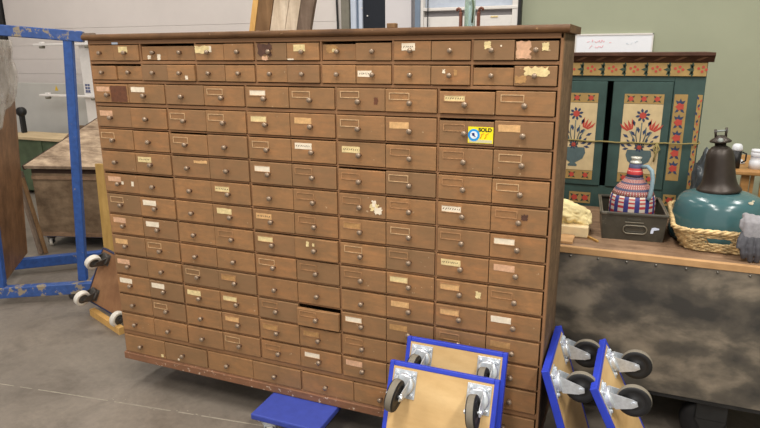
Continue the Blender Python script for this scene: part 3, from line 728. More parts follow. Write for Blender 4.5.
# two leaning on the cabinet front, castors towards the camera
def lean(y_top, z_top, xa, xb, L=0.6):
    dy = -math.sqrt(max(0.0, L * L - z_top * z_top))
    return upright((xa, y_top, z_top), (xb, y_top, z_top), (0, dy, -z_top), L)
DOWN = math.pi
mt, w_ = lean(-0.062, 0.572, 1.444, 1.834)
dolly('blue edged plywood dolly leaning directly on the cabinet front, behind a similar one', mt, 0.6, w_, (DOWN - .1, DOWN + .1, DOWN, DOWN))
mt, w_ = lean(-0.237, 0.558, 1.442, 1.842)
dolly('frontmost blue edged plywood dolly, castors facing out, covering another dolly behind it', mt, 0.6, w_, (DOWN - .15, DOWN + .12, DOWN, DOWN))
# two leaning to the left against the cabinet's right side
def lean_x(xn, xf, yn, yf, zn, zf, L=0.58):
    dx = math.sqrt(L * L - zn * zn)
    return upright((xn, yn, zn), (xf, yf, zf), (dx, 0, -zn), L)
mt, w_ = lean_x(1.983, 1.983, -0.10, 0.30, 0.552, 0.552)
dolly('blue edged dolly propped on edge right against the cabinet right side', mt, 0.58, w_, (DOWN, DOWN, DOWN, DOWN))
mt, w_ = lean_x(2.148, 2.156, -0.10, 0.30, 0.520, 0.525)
dolly('rightmost blue edged dolly, propped on edge against the wheels of its neighbour', mt, 0.58, w_, (DOWN, DOWN, DOWN, DOWN))
# the one under the cabinet: castors down
mt = frame((1, 0, 0), (0, -1, 0), (0, 0, -1), (0.938, 0.11, 0.1195))
o = thing('platform_dolly', 'blue topped low dolly lying flat under the cabinet and carrying it', 'dolly', group='blue edged dollies', mtx=mt)
b = MB(); b.box((-0.164, -0.3, -0.0245), (0.164, 0.3, 0.004), M['blue_pad'], 0.006, 2); b.build('board', o)
for sx in (-1, 1):
    for sy in (-1, 1): castor(o, sx * 0.095, sy * 0.255, 1.1 if sy > 0 else 2.2, r=0.045, w=0.03, off=0.024, h=0.0745, wheel_m=('white_wheel', 'white_wheel', 'hub'))

# old dolly with white wheels on its side behind the cabinet's left end
mt = frame((0.97109, -0.14854, -0.18687), (0.2257, 0.31649, 0.92136), (-0.07772, -0.9369, 0.34086), (-0.75, 0.602, 0.214))
o = thing('wheeled_board', 'brown wooden dolly with white wheels standing on edge by the cabinet left end', 'dolly', mtx=mt)
b = MB(); b.box((-0.222, -0.172, -0.02), (0.222, 0.172, 0), M['old_ply'], 0.002); b.build('board', o)
b = MB()
for lo, hi in (((-0.23, -0.18), (0.23, -0.172)), ((-0.23, 0.172), (0.23, 0.18)), ((-0.23, -0.172), (-0.222, 0.172)), ((0.222, -0.172), (0.23, 0.172))):
    b.box((lo[0], lo[1], -0.022), (hi[0], hi[1], 0.002), M['navy_edge'])
b.build('edge_band', o)
for cx, cy, tr in ((-0.171, 0.12, -1.9), (-0.171, -0.12, -1.7), (0.171, -0.12, -1.5), (0.171, 0.12, -1.5)):
    castor(o, cx, cy, tr, r=0.050, w=0.036, off=0.028, h=0.082, metal='dark_metal', wheel_m=('white_wheel', 'white_wheel', 'dark_metal'), plate=(0.075, 0.075))
b = MB(); b.bar((-0.955, 0.565, 0.0225), (-0.56, 0.415, 0.0225), 0.035, 0.044, M['pine'])
tag(b.build('timber_offcut'), 'pale timber strip lying on the floor under the upended white-wheeled dolly', 'timber')
b = MB(); b.bar((-0.955, 0.775, 0.001), (-0.990, 0.835, 0.945), 0.12, 0.03, M['yellow_timber'], up=(0, 1, 0), bev=0.002)
tag(b.build('timber_board'), 'yellowish upright timber board behind the left end of the cabinet', 'timber')

# ------------------------------------------------------------------ blue cart on the left
ct = thing('steel_cart', 'chipped blue steel frame cart at the left edge of the picture', 'cart', (-1.6, 0.8, 0.0))
fr0, fr1 = Vector((-2.1, 0.213, 0.085)), Vector((-1.165, 0.781, 0.085))
bk0, bk1 = Vector((-2.45, 0.60, 0.085)), Vector((-1.55, 1.39, 0.085))
b = MB(); b.bar(fr0, fr1, 0.06, 0.075, M['cart_worn'], bev=0.004); b.build('bottom_rail', ct)
b = MB(); b.bar(bk0, bk1, 0.06, 0.075, M['cart_blue'], bev=0.004); b.build('bottom_rail', ct)
b = MB(); b.bar((-1.178, 0.80, 0.085), (-1.56, 1.36, 0.085), 0.058, 0.073, M['cart_blue'], bev=0.004); b.build('cross_rail', ct)
b = MB(); b.bar((-2.08, 0.25, 0.085), (-2.42, 0.61, 0.085), 0.058, 0.073, M['cart_blue'], bev=0.004); b.build('cross_rail', ct)
b = MB(); b.bar((-1.252, 0.78, 0.122), (-1.1105, 0.80, 1.735), 0.054, 0.05, M['cart_blue'], up=(-0.5, 0.85, 0), bev=0.004); b.build('post', ct)
b = MB(); b.bar((-1.662, 0.48, 0.122), (-1.585, 0.505, 1.77), 0.05, 0.05, M['cart_blue'], up=(-0.5, 0.85, 0), bev=0.004); b.build('post', ct)
b = MB(); b.bar((-1.756, 0.41, 1.815), (-1.035, 0.847, 1.741), 0.06, 0.066, M['cart_worn'], bev=0.005)
b.bar((-1.04, 0.844, 1.748), (-0.975, 0.884, 1.75), 0.045, 0.028, M['plank_grey'], bev=0.004); b.build('top_rail', ct)
for p_ in ((-2.0, 0.30), (-1.30, 0.72), (-1.65, 1.27), (-2.3, 0.74)):
    b = MB(); b.lathe([(0, -0.015), (0.024, -0.015), (0.0255, -0.008), (0.0255, 0.008), (0.024, 0.015), (0, 0.015)], M['dark_metal'], axis_m((p_[0], p_[1], 0.0255), (-0.5, 0.85, 0)), 20); b.build('wheel', ct)
b = MB()
q0, q1 = Vector((-1.735, 0.545, 0.1235)), Vector((-2.16, 1.055, 0.1235))
dn = (q1 - q0).normalized(); nn = Vector((-dn.y, dn.x, 0)); lean_ = Vector((0.125, -0.01, 1.0))
pts = [q0, q1, q1 + lean_ * 1.56, q0 + lean_ * 1.56]
b.prism([p_ - nn * 0.012 for p_ in pts], nn * 0.024, M['panel_brown'])
tag(b.build('brown_board'), 'brown wooden board standing upright on the blue cart', 'board')
b = MB(); gx, gz = 30, 36; vv = []
for i in range(gx + 1):
    for j in range(gz + 1):
        u, v = i / gx, j / gz
        p_ = (q0 + (q1 - q0) * (0.02 + u * 0.98)) + lean_ * (1.24 + 0.37 * v - 0.25 * max(0, (0.9 - u)) * (1 - v))
        off = 0.022 + 0.03 * (noise.noise(Vector((u * 5, v * 2.5, 1.7))) + 0.5) + 0.008 * noise.noise(Vector((u * 11, v * 5, 4)))
        vv.append(p_ - nn * max(0.017, off))
back = [p_ - nn * -0.001 for p_ in vv]
fs = [(i * (gz + 1) + j, (i + 1) * (gz + 1) + j, (i + 1) * (gz + 1) + j + 1, i * (gz + 1) + j + 1) for i in range(gx) for j in range(gz)]
b._add(vv, fs, M['film'], True)
o = b.build('plastic_sheet'); tag(o, 'crumpled clear plastic sheet draped over the top of the brown board', 'plastic sheet')
sm = o.modifiers.new('solid', 'SOLIDIFY'); sm.thickness = 0.001

# slope-topped chest behind the cart, on a low dolly
N1, N2 = Vector((-2.494, 1.40, 0.735)), Vector((-1.72, 1.625, 0.735)); E_ = Vector((0.09, 0.85, 0.36))
ch = thing('slope_top_chest', 'old grey-brown wooden chest with weathered sloping plank lid', 'chest', (-2.05, 1.9, 0.115))
b = MB()
n_ = 6
up_ = (N2 - N1).cross(E_).normalized()
for k in range(n_):
    a0, a1 = k / n_ + 0.002, (k + 1) / n_ - 0.002
    b.prism([N1 + E_ * a0, N2 + E_ * a0, N2 + E_ * a1, N1 + E_ * a1], up_ * -(0.028 + 0.002 * (k % 2)), M['weathered'])
b.build('lid', ch)
b = MB(); b.prism([N1 - (N2 - N1).normalized() * 0.014, N1, N1 + E_, N1 + E_ - (N2 - N1).normalized() * 0.014], up_ * -0.04, M['dark_inside']); b.build('edge_strip', ch)
d_ = (N2 - N1).normalized(); pn = Vector((-d_.y, d_.x, 0)); F1 = N1 + d_ * 0.03 + pn * 0.05; F2 = N2 - d_ * 0.02 + pn * 0.05
B1 = F1 + pn * 0.72; B2 = F2 + pn * 0.72
def zc(p_, z): return Vector((p_.x, p_.y, z))
b = MB()
b.prism([zc(F1, 0.13), zc(F2, 0.13), zc(F2, 0.665), zc(F1, 0.665)], pn * 0.02, M['weathered_dark'])
b.prism([zc(F1, 0.665), zc(F2, 0.665), zc(F2, 0.70), zc(F1, 0.70)], pn * 0.03 - pn * 0.012, M['dark_inside'])
b.prism([zc(F1, 0.615) - pn * 0.012, zc(F2, 0.615) - pn * 0.012, zc(F2, 0.645) - pn * 0.012, zc(F1, 0.645) - pn * 0.012], pn * 0.012, M['bench_wood'])
b.prism([zc(F1, 0.115) - pn * 0.01, zc(F2, 0.115) - pn * 0.01, zc(F2, 0.15) - pn * 0.01, zc(F1, 0.15) - pn * 0.01], pn * 0.03, M['bench_wood'])
b.build('front_panel', ch)
for A_, B_ in ((F1, B1), (F2, B2)):
    b = MB(); s_ = 1 if A_ is F1 else -1
    b.prism([zc(A_ + pn * 0.021, 0.13), zc(B_, 0.13), zc(B_, 0.98), zc(A_ + pn * 0.021, 0.69)], d_ * (0.02 * s_), M['weathered_dark']); b.build('side_panel', ch)
b = MB(); b.prism([zc(B1, 0.13), zc(B2, 0.13), zc(B2, 0.98), zc(B1, 0.98)], pn * 0.02, M['weathered_dark']); b.build('back_panel', ch)
cm_ = (F1 + B2) / 2
mt = frame(d_, -pn, (0, 0, -1), (cm_.x - 0.05, cm_.y - 0.03, 0.0935))
o = thing('platform_dolly', 'low blue dolly with white wheels under the old slope-topped chest', 'dolly', group='blue edged dollies', mtx=mt)
b = MB(); b.box((-0.36, -0.3, -0.0205), (0.36, 0.3, 0), M['cart_blue'], 0.003); b.build('board', o)
for sx in (-1, 1):
    for sy in (-1, 1): castor(o, sx * 0.30, sy * 0.24, 1.2, r=0.036, w=0.024, off=0.02, h=0.056, metal='dark_metal', wheel_m=('white_wheel', 'white_wheel', 'dark_metal'), plate=(0.07, 0.07))
b = MB(); b.bar((-2.345, 1.345, 0.004), (-2.53, 1.375, 0.69), 0.02, 0.10, M['plank_grey'], up=(0.3, -0.95, 0.1), bev=0.002)
b.bar((-2.318, 1.352, 0.005), (-2.495, 1.378, 0.64), 0.018, 0.03, M['plank_brown'], up=(0.3, -0.95, 0.1))
tag(b.build('leaning_plank'), 'weathered grey plank leaning on the front of the slope-topped chest', 'plank')

# green work box, added grey panel and white board against the sectional door
gb = thing('green_box', 'green wooden box with pale wooden top behind the slope-topped chest', 'box', (-3.9, 3.0, 0))
b = MB(); b.box((-4.75, 2.92, 0.05), (-3.2, 3.25, 0.665), M['green_box'], 0.004)
for x in (-4.7, -4.2, -3.7, -3.25): b.box((x, 2.905, 0.05), (x + 0.06, 2.92, 0.66), M['green_box'], 0.003)
for x in (-4.72, -3.28): b.box((x, 2.95, 0), (x + 0.05, 3.22, 0.05), M['green_box'])
b.build('body', gb)
b = MB(); b.box((-4.8, 2.88, 0.665), (-3.15, 3.28, 0.70), M['light_wood'], 0.004); b.build('top', gb)
b = MB(); b.box((-5.75, 3.60, 0.02), (-3.2, 3.63, 1.27), M['added_grey_panel'], 0.004)  # added panel, stands in for the door's darker lower part
for x in (-5.7, -3.3): b.box((x, 3.55, 0), (x + 0.05, 3.68, 0.02), M['added_grey_panel'])
tag(b.build('added_grey_panel'), 'large plain grey panel added over the darker lower part of the white sectional door', 'board')
b = MB(); b.lathe([(0, -0.04), (0.045, -0.04), (0.055, -0.025), (0.055, 0.025), (0.045, 0.04), (0, 0.04)], M['black'], axis_m((-4.70, 3.15, 0.955), (0.2, -1, 0)), 20); b.box((-4.72, 3.12, 0.70), (-4.68, 3.18, 0.91), M['black'], 0.005)
tag(b.build('black_fan'), 'round black device standing on the green box beside the brown board', 'device')
b = MB(); b.prism([(-4.62, 3.598, 1.18), (-4.56, 3.598, 1.18), (-4.59, 3.598, 1.245)], (0, 0.0015, 0), M['tin_yellow'])
tag(b.build('warning_sign'), 'tiny yellow triangle sticker on the added grey panel', 'sign')
wp = thing('white_stand', 'white panel stand with two projecting rails and a small dark blue mark', 'stand', (-3.4, 3.52, 0))
b = MB(); b.box((-3.93, 3.42, 0.72), (-3.1, 3.44, 1.745), M['white_metal'], 0.003); b.build('sheet', wp)
b = MB(); b.box((-3.8, 3.44, 0), (-3.75, 3.47, 1.2), M['white_metal']); b.box((-3.25, 3.44, 0), (-3.2, 3.47, 1.2), M['white_metal']); b.build('support_frame', wp)
for z, xa, xb in ((1.722, -4.60, -3.12), (1.125, -4.62, -3.12)):
    b = MB(); b.box((xa, 3.36, z), (xb, 3.419, z + 0.026), M['white_metal'], 0.006, 2); rl = b.build('rail', wp)
    for x in (xa + 0.12, -3.75):
        b = MB(); b.lathe([(0, -0.03), (0.03, -0.03), (0.035, -0.01), (0.03, 0.0), (0, 0)], M['post_grey'], Matrix.Translation((x, 3.388, z)), 14); b.build('foot', rl)
        b = MB(); b.box((x - 0.03, 3.37, z + 0.026), (x + 0.03, 3.41, z + 0.045), M['white_metal'], 0.004); b.build('bracket', rl)
b = MB()
for k, (dx, dz) in enumerate(((0, 0), (0.04, 0.0), (0, 0.035), (0.04, 0.035), (0, 0.07), (0.04, 0.07))):
    b.box((-3.90 + dx, 3.4175, 1.185 + dz), (-3.868 + dx, 3.42, 1.21 + dz), M['mark_blue'])
b.box((-3.908, 3.418, 1.177), (-3.82, 3.42, 1.182), M['mark_blue']); b.build('mark', wp)

# planks leaning on the back of the cabinet
def plank(xa, xb, ztop, mat, label, th=0.022, tilt=0.27):
    y0, yt, zt = 0.49, D + 0.0085, 1.725                 # foot on the floor, resting on the cabinet's back top edge
    sl = (yt - y0) / zt
    b = MB(); H = ztop
    def P(x, z): return Vector((x + tilt * (z - 1.725), y0 + sl * z, z))
    b.prism([P(xa, 0), P(xb, 0), P(xb, H), P(xa, H)], Vector((0, th, 0)), M[mat])
    tag(b.build('plank'), label, 'plank', 'planks behind the cabinet')
plank(0.506, 0.535, 2.55, 'pine', 'thin yellow pine batten, leftmost of the planks rising behind the cabinet', 0.03)
plank(0.539, 0.614, 2.6, 'plank_brown', 'mid-brown plank rising behind the cabinet beside the thin pine batten')
plank(0.618, 0.694, 2.5, 'plank_white', 'whitewashed plank behind the cabinet, next to the mid-brown one')
plank(0.697, 0.754, 2.55, 'plank_white', 'whitewashed plank behind the cabinet, next to the dark grey-brown one')
plank(0.758, 0.822, 2.58, 'plank_grey', 'dark grey-brown plank, rightmost of those rising behind the cabinet')

# ------------------------------------------------------------------ work bench on the right
bn = thing('workbench', 'wheeled workbench with black sheet metal front and plank top', 'workbench', (2.75, 0.88, 0))
b = MB(); ys = [0.515, 0.66, 0.81, 0.95, 1.10, 1.262]
for y0, y1 in zip(ys[:-1], ys[1:]): b.box((1.72, y0 + 0.001, 0.806), (3.7, y1 - 0.001, 0.83), M['bench_wood'], 0.0015)
b.build('plank_top', bn)
b = MB(); b.box((1.72, 0.492, 0.802), (3.7, 0.515, 0.8305), M['bench_edge'], 0.002); b.build('edge_batten', bn)
b = MB(); b.box((1.72, 0.497, 0.222), (3.7, 0.503, 0.802), M['black_sheet']); fp = b.build('front_sheet', bn)
x = 1.76
while x < 3.7:
    b = MB(); b.lathe([(0, 0), (0.006, 0), (0.005, 0.003), (0, 0.004)], M['screw'], axis_m((x, 0.497, 0.79), (0, -1, 0)), 10); b.build('screw', fp); x += 0.112
b = MB()
for lo, hi in (((1.72, 0.503, 0.2), (3.7, 0.55, 0.25)), ((1.72, 1.2, 0.2), (3.7, 1.25, 0.25)), ((1.72, 0.55, 0.2), (1.77, 1.2, 0.25)), ((3.65, 0.55, 0.2), (3.7, 1.2, 0.25)),
               ((1.72, 1.2, 0.25), (1.77, 1.25, 0.806)), ((3.65, 1.2, 0.25), (3.7, 1.25, 0.806)), ((1.72, 0.503, 0.25), (1.77, 0.55, 0.806)), ((3.65, 0.503, 0.25), (3.7, 0.55, 0.806))):
    b.box(lo, hi, M['black_metal'], 0.003)
b.box((1.77, 0.55, 0.225), (3.65, 1.2, 0.235), M['black_metal'])
b.build('frame', bn)
for x, y in ((2.60, 0.57), (3.5, 0.57), (2.60, 1.18), (3.5, 1.18), (1.82, 1.18)):
    b = MB(); b.box((x - 0.06, y - 0.04, 0.115), (x + 0.06, y - 0.034, 0.2), M['black_metal'], 0.002); b.box((x - 0.06, y + 0.034, 0.115), (x + 0.06, y + 0.04, 0.2), M['black_metal'], 0.002)
    b.box((x - 0.06, y - 0.04, 0.192), (x + 0.06, y + 0.04, 0.2), M['black_metal']); 
    b.prism([(x - 0.06, y - 0.04, 0.115), (x + 0.06, y - 0.04, 0.115), (x + 0.03, y - 0.04, 0.06), (x - 0.03, y - 0.04, 0.06)], (0, 0.006, 0), M['black_metal'])
    b.prism([(x - 0.06, y + 0.034, 0.115), (x + 0.06, y + 0.034, 0.115), (x + 0.03, y + 0.034, 0.06), (x - 0.03, y + 0.034, 0.06)], (0, 0.006, 0), M['black_metal'])
    cs = b.build('castor', bn)
    b = MB(); b.lathe([(0, -0.03), (0.04, -0.03), (0.085, -0.026), (0.092, -0.015), (0.092, 0.015), (0.085, 0.026), (0.04, 0.03), (0, 0.03)], M['tyre_side'], axis_m((x - 0.025, y, 0.0925), (0, 1, 0)), 28); b.build('wheel', cs)
b = MB(); b.box((1.78, 0.53, 0.831), (1.985, 0.64, 0.843), M['bench_edge'], 0.002); tag(b.build('flat_board'), 'short flat board lying on the workbench edge against the cabinet', 'board')
b = MB(); b.box((1.83, 0.645, 0.8305), (2.038, 0.80, 0.880), M['block_cream'], 0.004); tag(b.build('cream_block'), 'cream coloured block on the bench under the crumpled yellow cloth', 'block')
b = MB(); b.bar((2.00, 0.705, 0.8355), (2.085, 0.60, 0.8355), 0.008, 0.008, M['pine']); tag(b.build('wood_stick'), 'short thin wooden stick lying on the bench left of the metal box', 'stick')
bm = bmesh.new(); bmesh.ops.create_icosphere(bm, subdivisions=5, radius=1.0)
for v in bm.verts:
    p_ = v.co.copy(); nz = noise.noise(p_ * 1.5 + Vector((3, 1, 7))) * 0.30 + abs(noise.noise(p_ * 2.6)) * 0.22 + noise.noise(p_ * 6) * 0.03
    q = p_ * (0.85 + nz); v.co = Vector((1.950 + q.x * 0.108, 0.735 + q.y * 0.075, 0.8805 + max(0.0, 0.034 + q.z * 0.060 - 0.024 * q.x)))
b = MB(); b.bm.free(); b.bm = bm; b.mi(M['bag'])
for f in bm.faces: f.smooth = True
tag(b.build('crumpled_cloth'), 'crumpled pale yellow cloth on the bench beside the cabinet', 'cloth')

# metal box with pressed handle
mt = frame((0.994, 0.075, 0), (-0.090, 0.996, 0), (0, 0, 1), (2.221, 0.687, 0.8302))
bx = thing('metal_box', 'olive black metal ammunition style box with pressed handle and small white paint mark', 'box', mtx=mt)
W0, W1, DP, H = 0.125, 0.136, 0.335, 0.125
b = MB()
b.prism([(-W0, 0, 0), (W0, 0, 0), (W1, -0.004, H), (-W1, -0.004, H)], (0, 0.003, 0), M['gun_metal'])
b.prism([(-W0, DP, 0), (W0, DP, 0), (W1, DP + 0.004, H), (-W1, DP + 0.004, H)], (0, -0.003, 0), M['gun_metal'])
for s in (-1, 1): b.prism([(s * W0, 0.003, 0), (s * W0, DP - 0.003, 0), (s * W1, DP, H), (s * W1, 0, H)], (-s * 0.003, 0, 0), M['gun_metal'])
b.box((-W0 + 0.003, 0.003, 0), (W0 - 0.003, DP - 0.003, 0.004), M['gun_metal'])
b.build('body', bx)
b = MB()
b.box((-W1 - 0.005, -0.010, H - 0.014), (W1 + 0.005, 0.006, H), M['gun_metal'], 0.004, 2); b.box((-W1 - 0.005, DP - 0.006, H - 0.014), (W1 + 0.005, DP + 0.010, H), M['gun_metal'], 0.004, 2)
for s in (-1, 1): b.box((min(s * (W1 - 0.009), s * (W1 + 0.005)), 0.006, H - 0.01), (max(s * (W1 - 0.009), s * (W1 + 0.005)), DP - 0.006, H), M['gun_light'], 0.003, 2)
b.build('rim', bx)
def rr(cx, cz, w, h, r, y, n=6):
    pts = []
    for (sx, sz, a0) in ((1, 1, 0), (-1, 1, 90), (-1, -1, 180), (1, -1, 270)):
        for k in range(n + 1):
            a = rad(a0 + 90 * k / n); pts.append((cx + sx * (w / 2 - r) + r * math.cos(a), y, cz + sz * (h / 2 - r) + r * math.sin(a)))
    return pts
b = MB(); b.tube(rr(0.008, 0.050, 0.096, 0.036, 0.017, -0.004), 0.0035, M['gun_light'], 8, closed=True); b.tube(rr(0.008, 0.050, 0.078, 0.020, 0.009, -0.0025), 0.002, M['gun_metal'], 6, closed=True); b.build('handle', bx)
b = MB(); b.box((-0.035, -0.0065, 0.080), (0.042, -0.001, 0.084), M['gun_light'], 0.001); b.box((-0.03, -0.005, 0.088), (0.03, -0.002, 0.100), M['gun_metal'], 0.002); b.build('embossing', bx)
b = MB(); b.prism([(0.072, -0.0035, 0.038), (0.082, -0.0035, 0.038), (0.085, -0.0035, 0.052), (0.105, -0.0038, 0.056), (0.106, -0.0038, 0.062), (0.088, -0.004, 0.066), (0.076, -0.004, 0.062), (0.073, -0.004, 0.052)], (0, 0.0014, 0), M['white_mark']); b.build('paint_mark', bx)

# wicker-plaid jug in the box
jc = Vector((2.208, 0.835, 0.8345))
jg = thing('covered_jug', 'round jug covered in red, blue and white plaid weave, in the metal box', 'jug', jc)
T_ = Matrix.Translation(jc)
b = MB(); b.lathe([(0.0, 0), (0.082, 0.0), (0.094, 0.012), (0.097, 0.05), (0.098, 0.10), (0.098, 0.135), (0.096, 0.158), (0.091, 0.176)], M['plaid'], T_, 44)
b.build('body', jg)
b = MB(); b.lathe([(0.0911, 0.176), (0.083, 0.192), (0.072, 0.208), (0.060, 0.222), (0.049, 0.233), (0.041, 0.243), (0.036, 0.253)], M['striped'], T_, 44); b.build('shoulder', jg)
b = MB(); b.lathe([(0.036, 0.253), (0.034, 0.266), (0.0345, 0.267), (0.032, 0.282), (0.031, 0.283), (0.029, 0.294), (0.027, 0.312)], M['neck_navy'], T_, 24, mats=[M['neck_navy'], M['neck_red'], M['neck_red'], M['neck_cream'], M['neck_red'], M['neck_navy']]); b.build('neck', jg)
b = MB(); b.lathe([(0.020, 0.312), (0.024, 0.314), (0.024, 0.322), (0.019, 0.324), (0.019, 0.333), (0.023, 0.336), (0.023, 0.342), (0.0, 0.342)], M['cap_silver'], T_, 20); b.build('stopper', jg)
b = MB(); hp = [(0.024, -0.012, 0.300), (0.050, -0.028, 0.306), (0.068, -0.045, 0.290), (0.074, -0.055, 0.26), (0.074, -0.062, 0.22), (0.070, -0.070, 0.185), (0.064, -0.074, 0.165)]
b.tube([jc + Vector(p_) for p_ in hp], 0.0095, M['pale_blue'], 10); b.build('handle', jg)

# wicker basket
bk = thing('wicker_basket', 'pale wicker basket on the bench holding the teal lamp', 'basket', (2.63, 0.84, 0.8305))
def rrect(z, n=96):
    t = (z - 0.8305) / 0.095
    x0, x1, y0, y1 = 2.42 - 0.045 * t, 2.84 + 0.045 * t, 0.622 - 0.034 * t, 1.06 + 0.045 * t
    r = 0.07; per = []
    segs = [((x0 + r, y0), (x1 - r, y0)), ((x1 - r, y0 + r), -90), ((x1, y0 + r), (x1, y1 - r)), ((x1 - r, y1 - r), 0), ((x1 - r, y1), (x0 + r, y1)), ((x0 + r, y1 - r), 90), ((x0, y1 - r), (x0, y0 + r)), ((x0 + r, y0 + r), 180)]
    for a, c in segs:
        if isinstance(c, tuple):
            L = math.dist(a, c); k = max(2, int(L / 0.013))
            for i in range(k): per.append((a[0] + (c[0] - a[0]) * i / k, a[1] + (c[1] - a[1]) * i / k))
        else:
            for i in range(8): ang = rad(c + 90 * i / 8); per.append((a[0] + r * math.cos(ang), a[1] + r * math.sin(ang)))
    return per
b = MB(); nrow = 11
def normal2(p, i):
    a, c = Vector(p[i - 1]), Vector(p[(i + 1) % len(p)]); t = (c - a).normalized(); return Vector((t.y, -t.x))
for k in range(nrow):
    z = 0.8392 + k * 0.0077; per = rrect(z); n_ = len(per); pts = []; gap = 5 <= k <= 7
    keep = []
    for i in range(n_):
        w_ = 0.0048 * math.sin(math.pi * i / 1.5 + (k % 2) * math.pi); nv = normal2(per, i)
        pts.append(Vector((per[i][0] + nv.x * w_, per[i][1] + nv.y * w_, z + R.gauss(0, 0.0010))))
        keep.append(not (gap and per[i][1] < 0.66 and 2.505 < per[i][0] < 2.585))
    if all(keep): b.tube(pts, 0.0043, M['wicker'], 6, closed=True)
    else:
        i0 = next(i for i in range(n_) if keep[i - 1] is False and keep[i]); run = []
        for j in range(n_):
            i = (i0 + j) % n_
            if keep[i]: run.append(pts[i])
        b.tube(run, 0.0043, M['wicker'], 6)
b.build('weave', bk)
b = MB(); p0, p1 = rrect(0.832), rrect(0.925); n_ = len(p0)
for i in range(0, n_, 3):
    if 2.51 < p1[i % len(p1)][0] < 2.58 and p1[i % len(p1)][1] < 0.66: continue
    j = min(i, len(p1) - 1); b.tube([(p0[i][0], p0[i][1], 0.832), (p1[j][0], p1[j][1], 0.925)], 0.003, M['wicker_dark'], 5)
b.build('stakes', bk)
b = MB(); per = rrect(0.924)
for ph in (0, 2.1, 4.2):
    pts = [Vector((x, y, 0.926)) + Vector((normal2(per, i).x * 0.006 * math.cos(i * 0.9 + ph), normal2(per, i).y * 0.006 * math.cos(i * 0.9 + ph), 0.006 * math.sin(i * 0.9 + ph))) for i, (x, y) in enumerate(per)]
    b.tube(pts, 0.006, M['wicker'], 6, closed=True)
b.build('rim', bk)
b = MB(); pb_ = rrect(0.831); b.prism([(x, y, 0.8308) for x, y in pb_], (0, 0, 0.005), M['wicker_dark']); b.build('base', bk)

# teal enamel lamp in the basket
lc = Vector((2.565, 0.865, 0.0)); T_ = Matrix.Translation(lc)
lp = thing('pendant_lamp', 'large teal enamel industrial pendant lamp with dark bell top, lying in the basket', 'lamp', (lc.x, lc.y, 0.838))
b = MB(); b.lathe([(0.194, 0.838), (0.196, 0.838), (0.197, 0.86), (0.194, 0.89), (0.188, 0.93), (0.181, 0.965), (0.174, 0.990), (0.165, 1.008), (0.150, 1.022), (0.122, 1.034), (0.09, 1.043), (0.03, 1.048)], M['enamel'], T_, 56)
sh = b.build('shade', lp)
b = MB()
for a, zz_, r_ in ((-50, 1.0225, 0.018), (-40, 1.0265, 0.009)):
    rr_ = 0.151 if zz_ < 1.025 else 0.142
    ca, sa = math.cos(rad(a)), math.sin(rad(a)); c0 = lc + Vector((ca * rr_, sa * rr_, zz_)); tx = Vector((-sa, ca, 0)); ty = Vector((ca * 0.75, sa * 0.75, -0.62))
    b.prism([c0 + tx * (r_ * R.uniform(.6, 1.3) * math.cos(t_)) + ty * (r_ * 0.45 * R.uniform(.6, 1.2) * math.sin(t_)) for t_ in [2 * math.pi * k / 9 for k in range(9)]], Vector((ca * .5, sa * .5, 0.9)) * 0.0012, M['enamel_chip'])
b.build('enamel_chip', sh)
bo = lc + Vector((-0.012, 0, 0)); Tb = Matrix.Translation(bo) @ Matrix.Translation((0, 0, 1.05)) @ Matrix.Rotation(rad(-5), 4, 'Y') @ Matrix.Translation((0, 0, -1.05))
b = MB(); b.lathe([(0.07, 1.040), (0.087, 1.044), (0.089, 1.050), (0.083, 1.059), (0.073, 1.071), (0.067, 1.088), (0.063, 1.11), (0.059, 1.15), (0.056, 1.185), (0.053, 1.205), (0.046, 1.222), (0.034, 1.235), (0.022, 1.241), (0.022, 1.252), (0, 1.252)], M['bell'], Tb, 40); b.build('bell_housing', lp)
b = MB(); b.lathe([(0, 1.252), (0.020, 1.252), (0.041, 1.257), (0.043, 1.262), (0.036, 1.268), (0.024, 1.276), (0.018, 1.285), (0, 1.285)], M['bell'], Tb, 22); cp = b.build('cap_disc', lp)
b = MB(); b.lathe([(0, 0), (0.011, 0), (0.012, 0.006), (0.006, 0.011), (0, 0.011)], M['bell_pale'], axis_m(Tb @ Vector((-0.004, -0.030, 1.266)), (0, -1, 0.3)), 12); b.build('bolt', cp)
b = MB(); b.tube([Tb @ Vector(p_) for p_ in ((-0.019, 0, 1.278), (-0.021, 0, 1.312))], 0.005, M['bell'], 8); b.tube([Tb @ Vector(p_) for p_ in ((0.019, 0, 1.278), (0.021, 0, 1.318))], 0.005, M['bell'], 8)
b.tube([Tb @ Vector(p_) for p_ in ((-0.026, 0, 1.303), (0.027, 0, 1.306))], 0.004, M['bell_pale'], 8); b.build('shackle', lp)

# grey work glove hanging over the basket rim
def blob(name, chains, mat, parent=None, voxel=0.006):
    b = MB()
    for pts, r, tp in chains: b.tube(pts, r, mat, 10, taper=tp)
    o = b.build(name, parent)
    m = o.modifiers.new('remesh', 'REMESH'); m.mode = 'VOXEL'; m.voxel_size = voxel; m.use_smooth_shade = True
    s = o.modifiers.new('smooth', 'SMOOTH'); s.factor = 0.5; s.iterations = 2
    return o
gx0, gy0 = 2.664, 0.560
gl = thing('work_glove', 'grey knitted work glove with dark coated fingers hanging on the basket', 'glove', (gx0, gy0, 0.83))
cuff = []
for k in range(4):
    x = gx0 - 0.034 + 0.021 * k
    cuff.append(([(x - 0.004, gy0 + 0.045, 1.003 - 0.003 * k), (x, gy0 + 0.016, 1.004 - 0.004 * k), (x + 0.001, gy0 - 0.002, 0.985), (x + 0.001, gy0 - 0.008, 0.950), (x - 0.002, gy0 - 0.010, 0.915)], 0.0155, (0.9, 1.05, 1.05, 1, 0.85)))
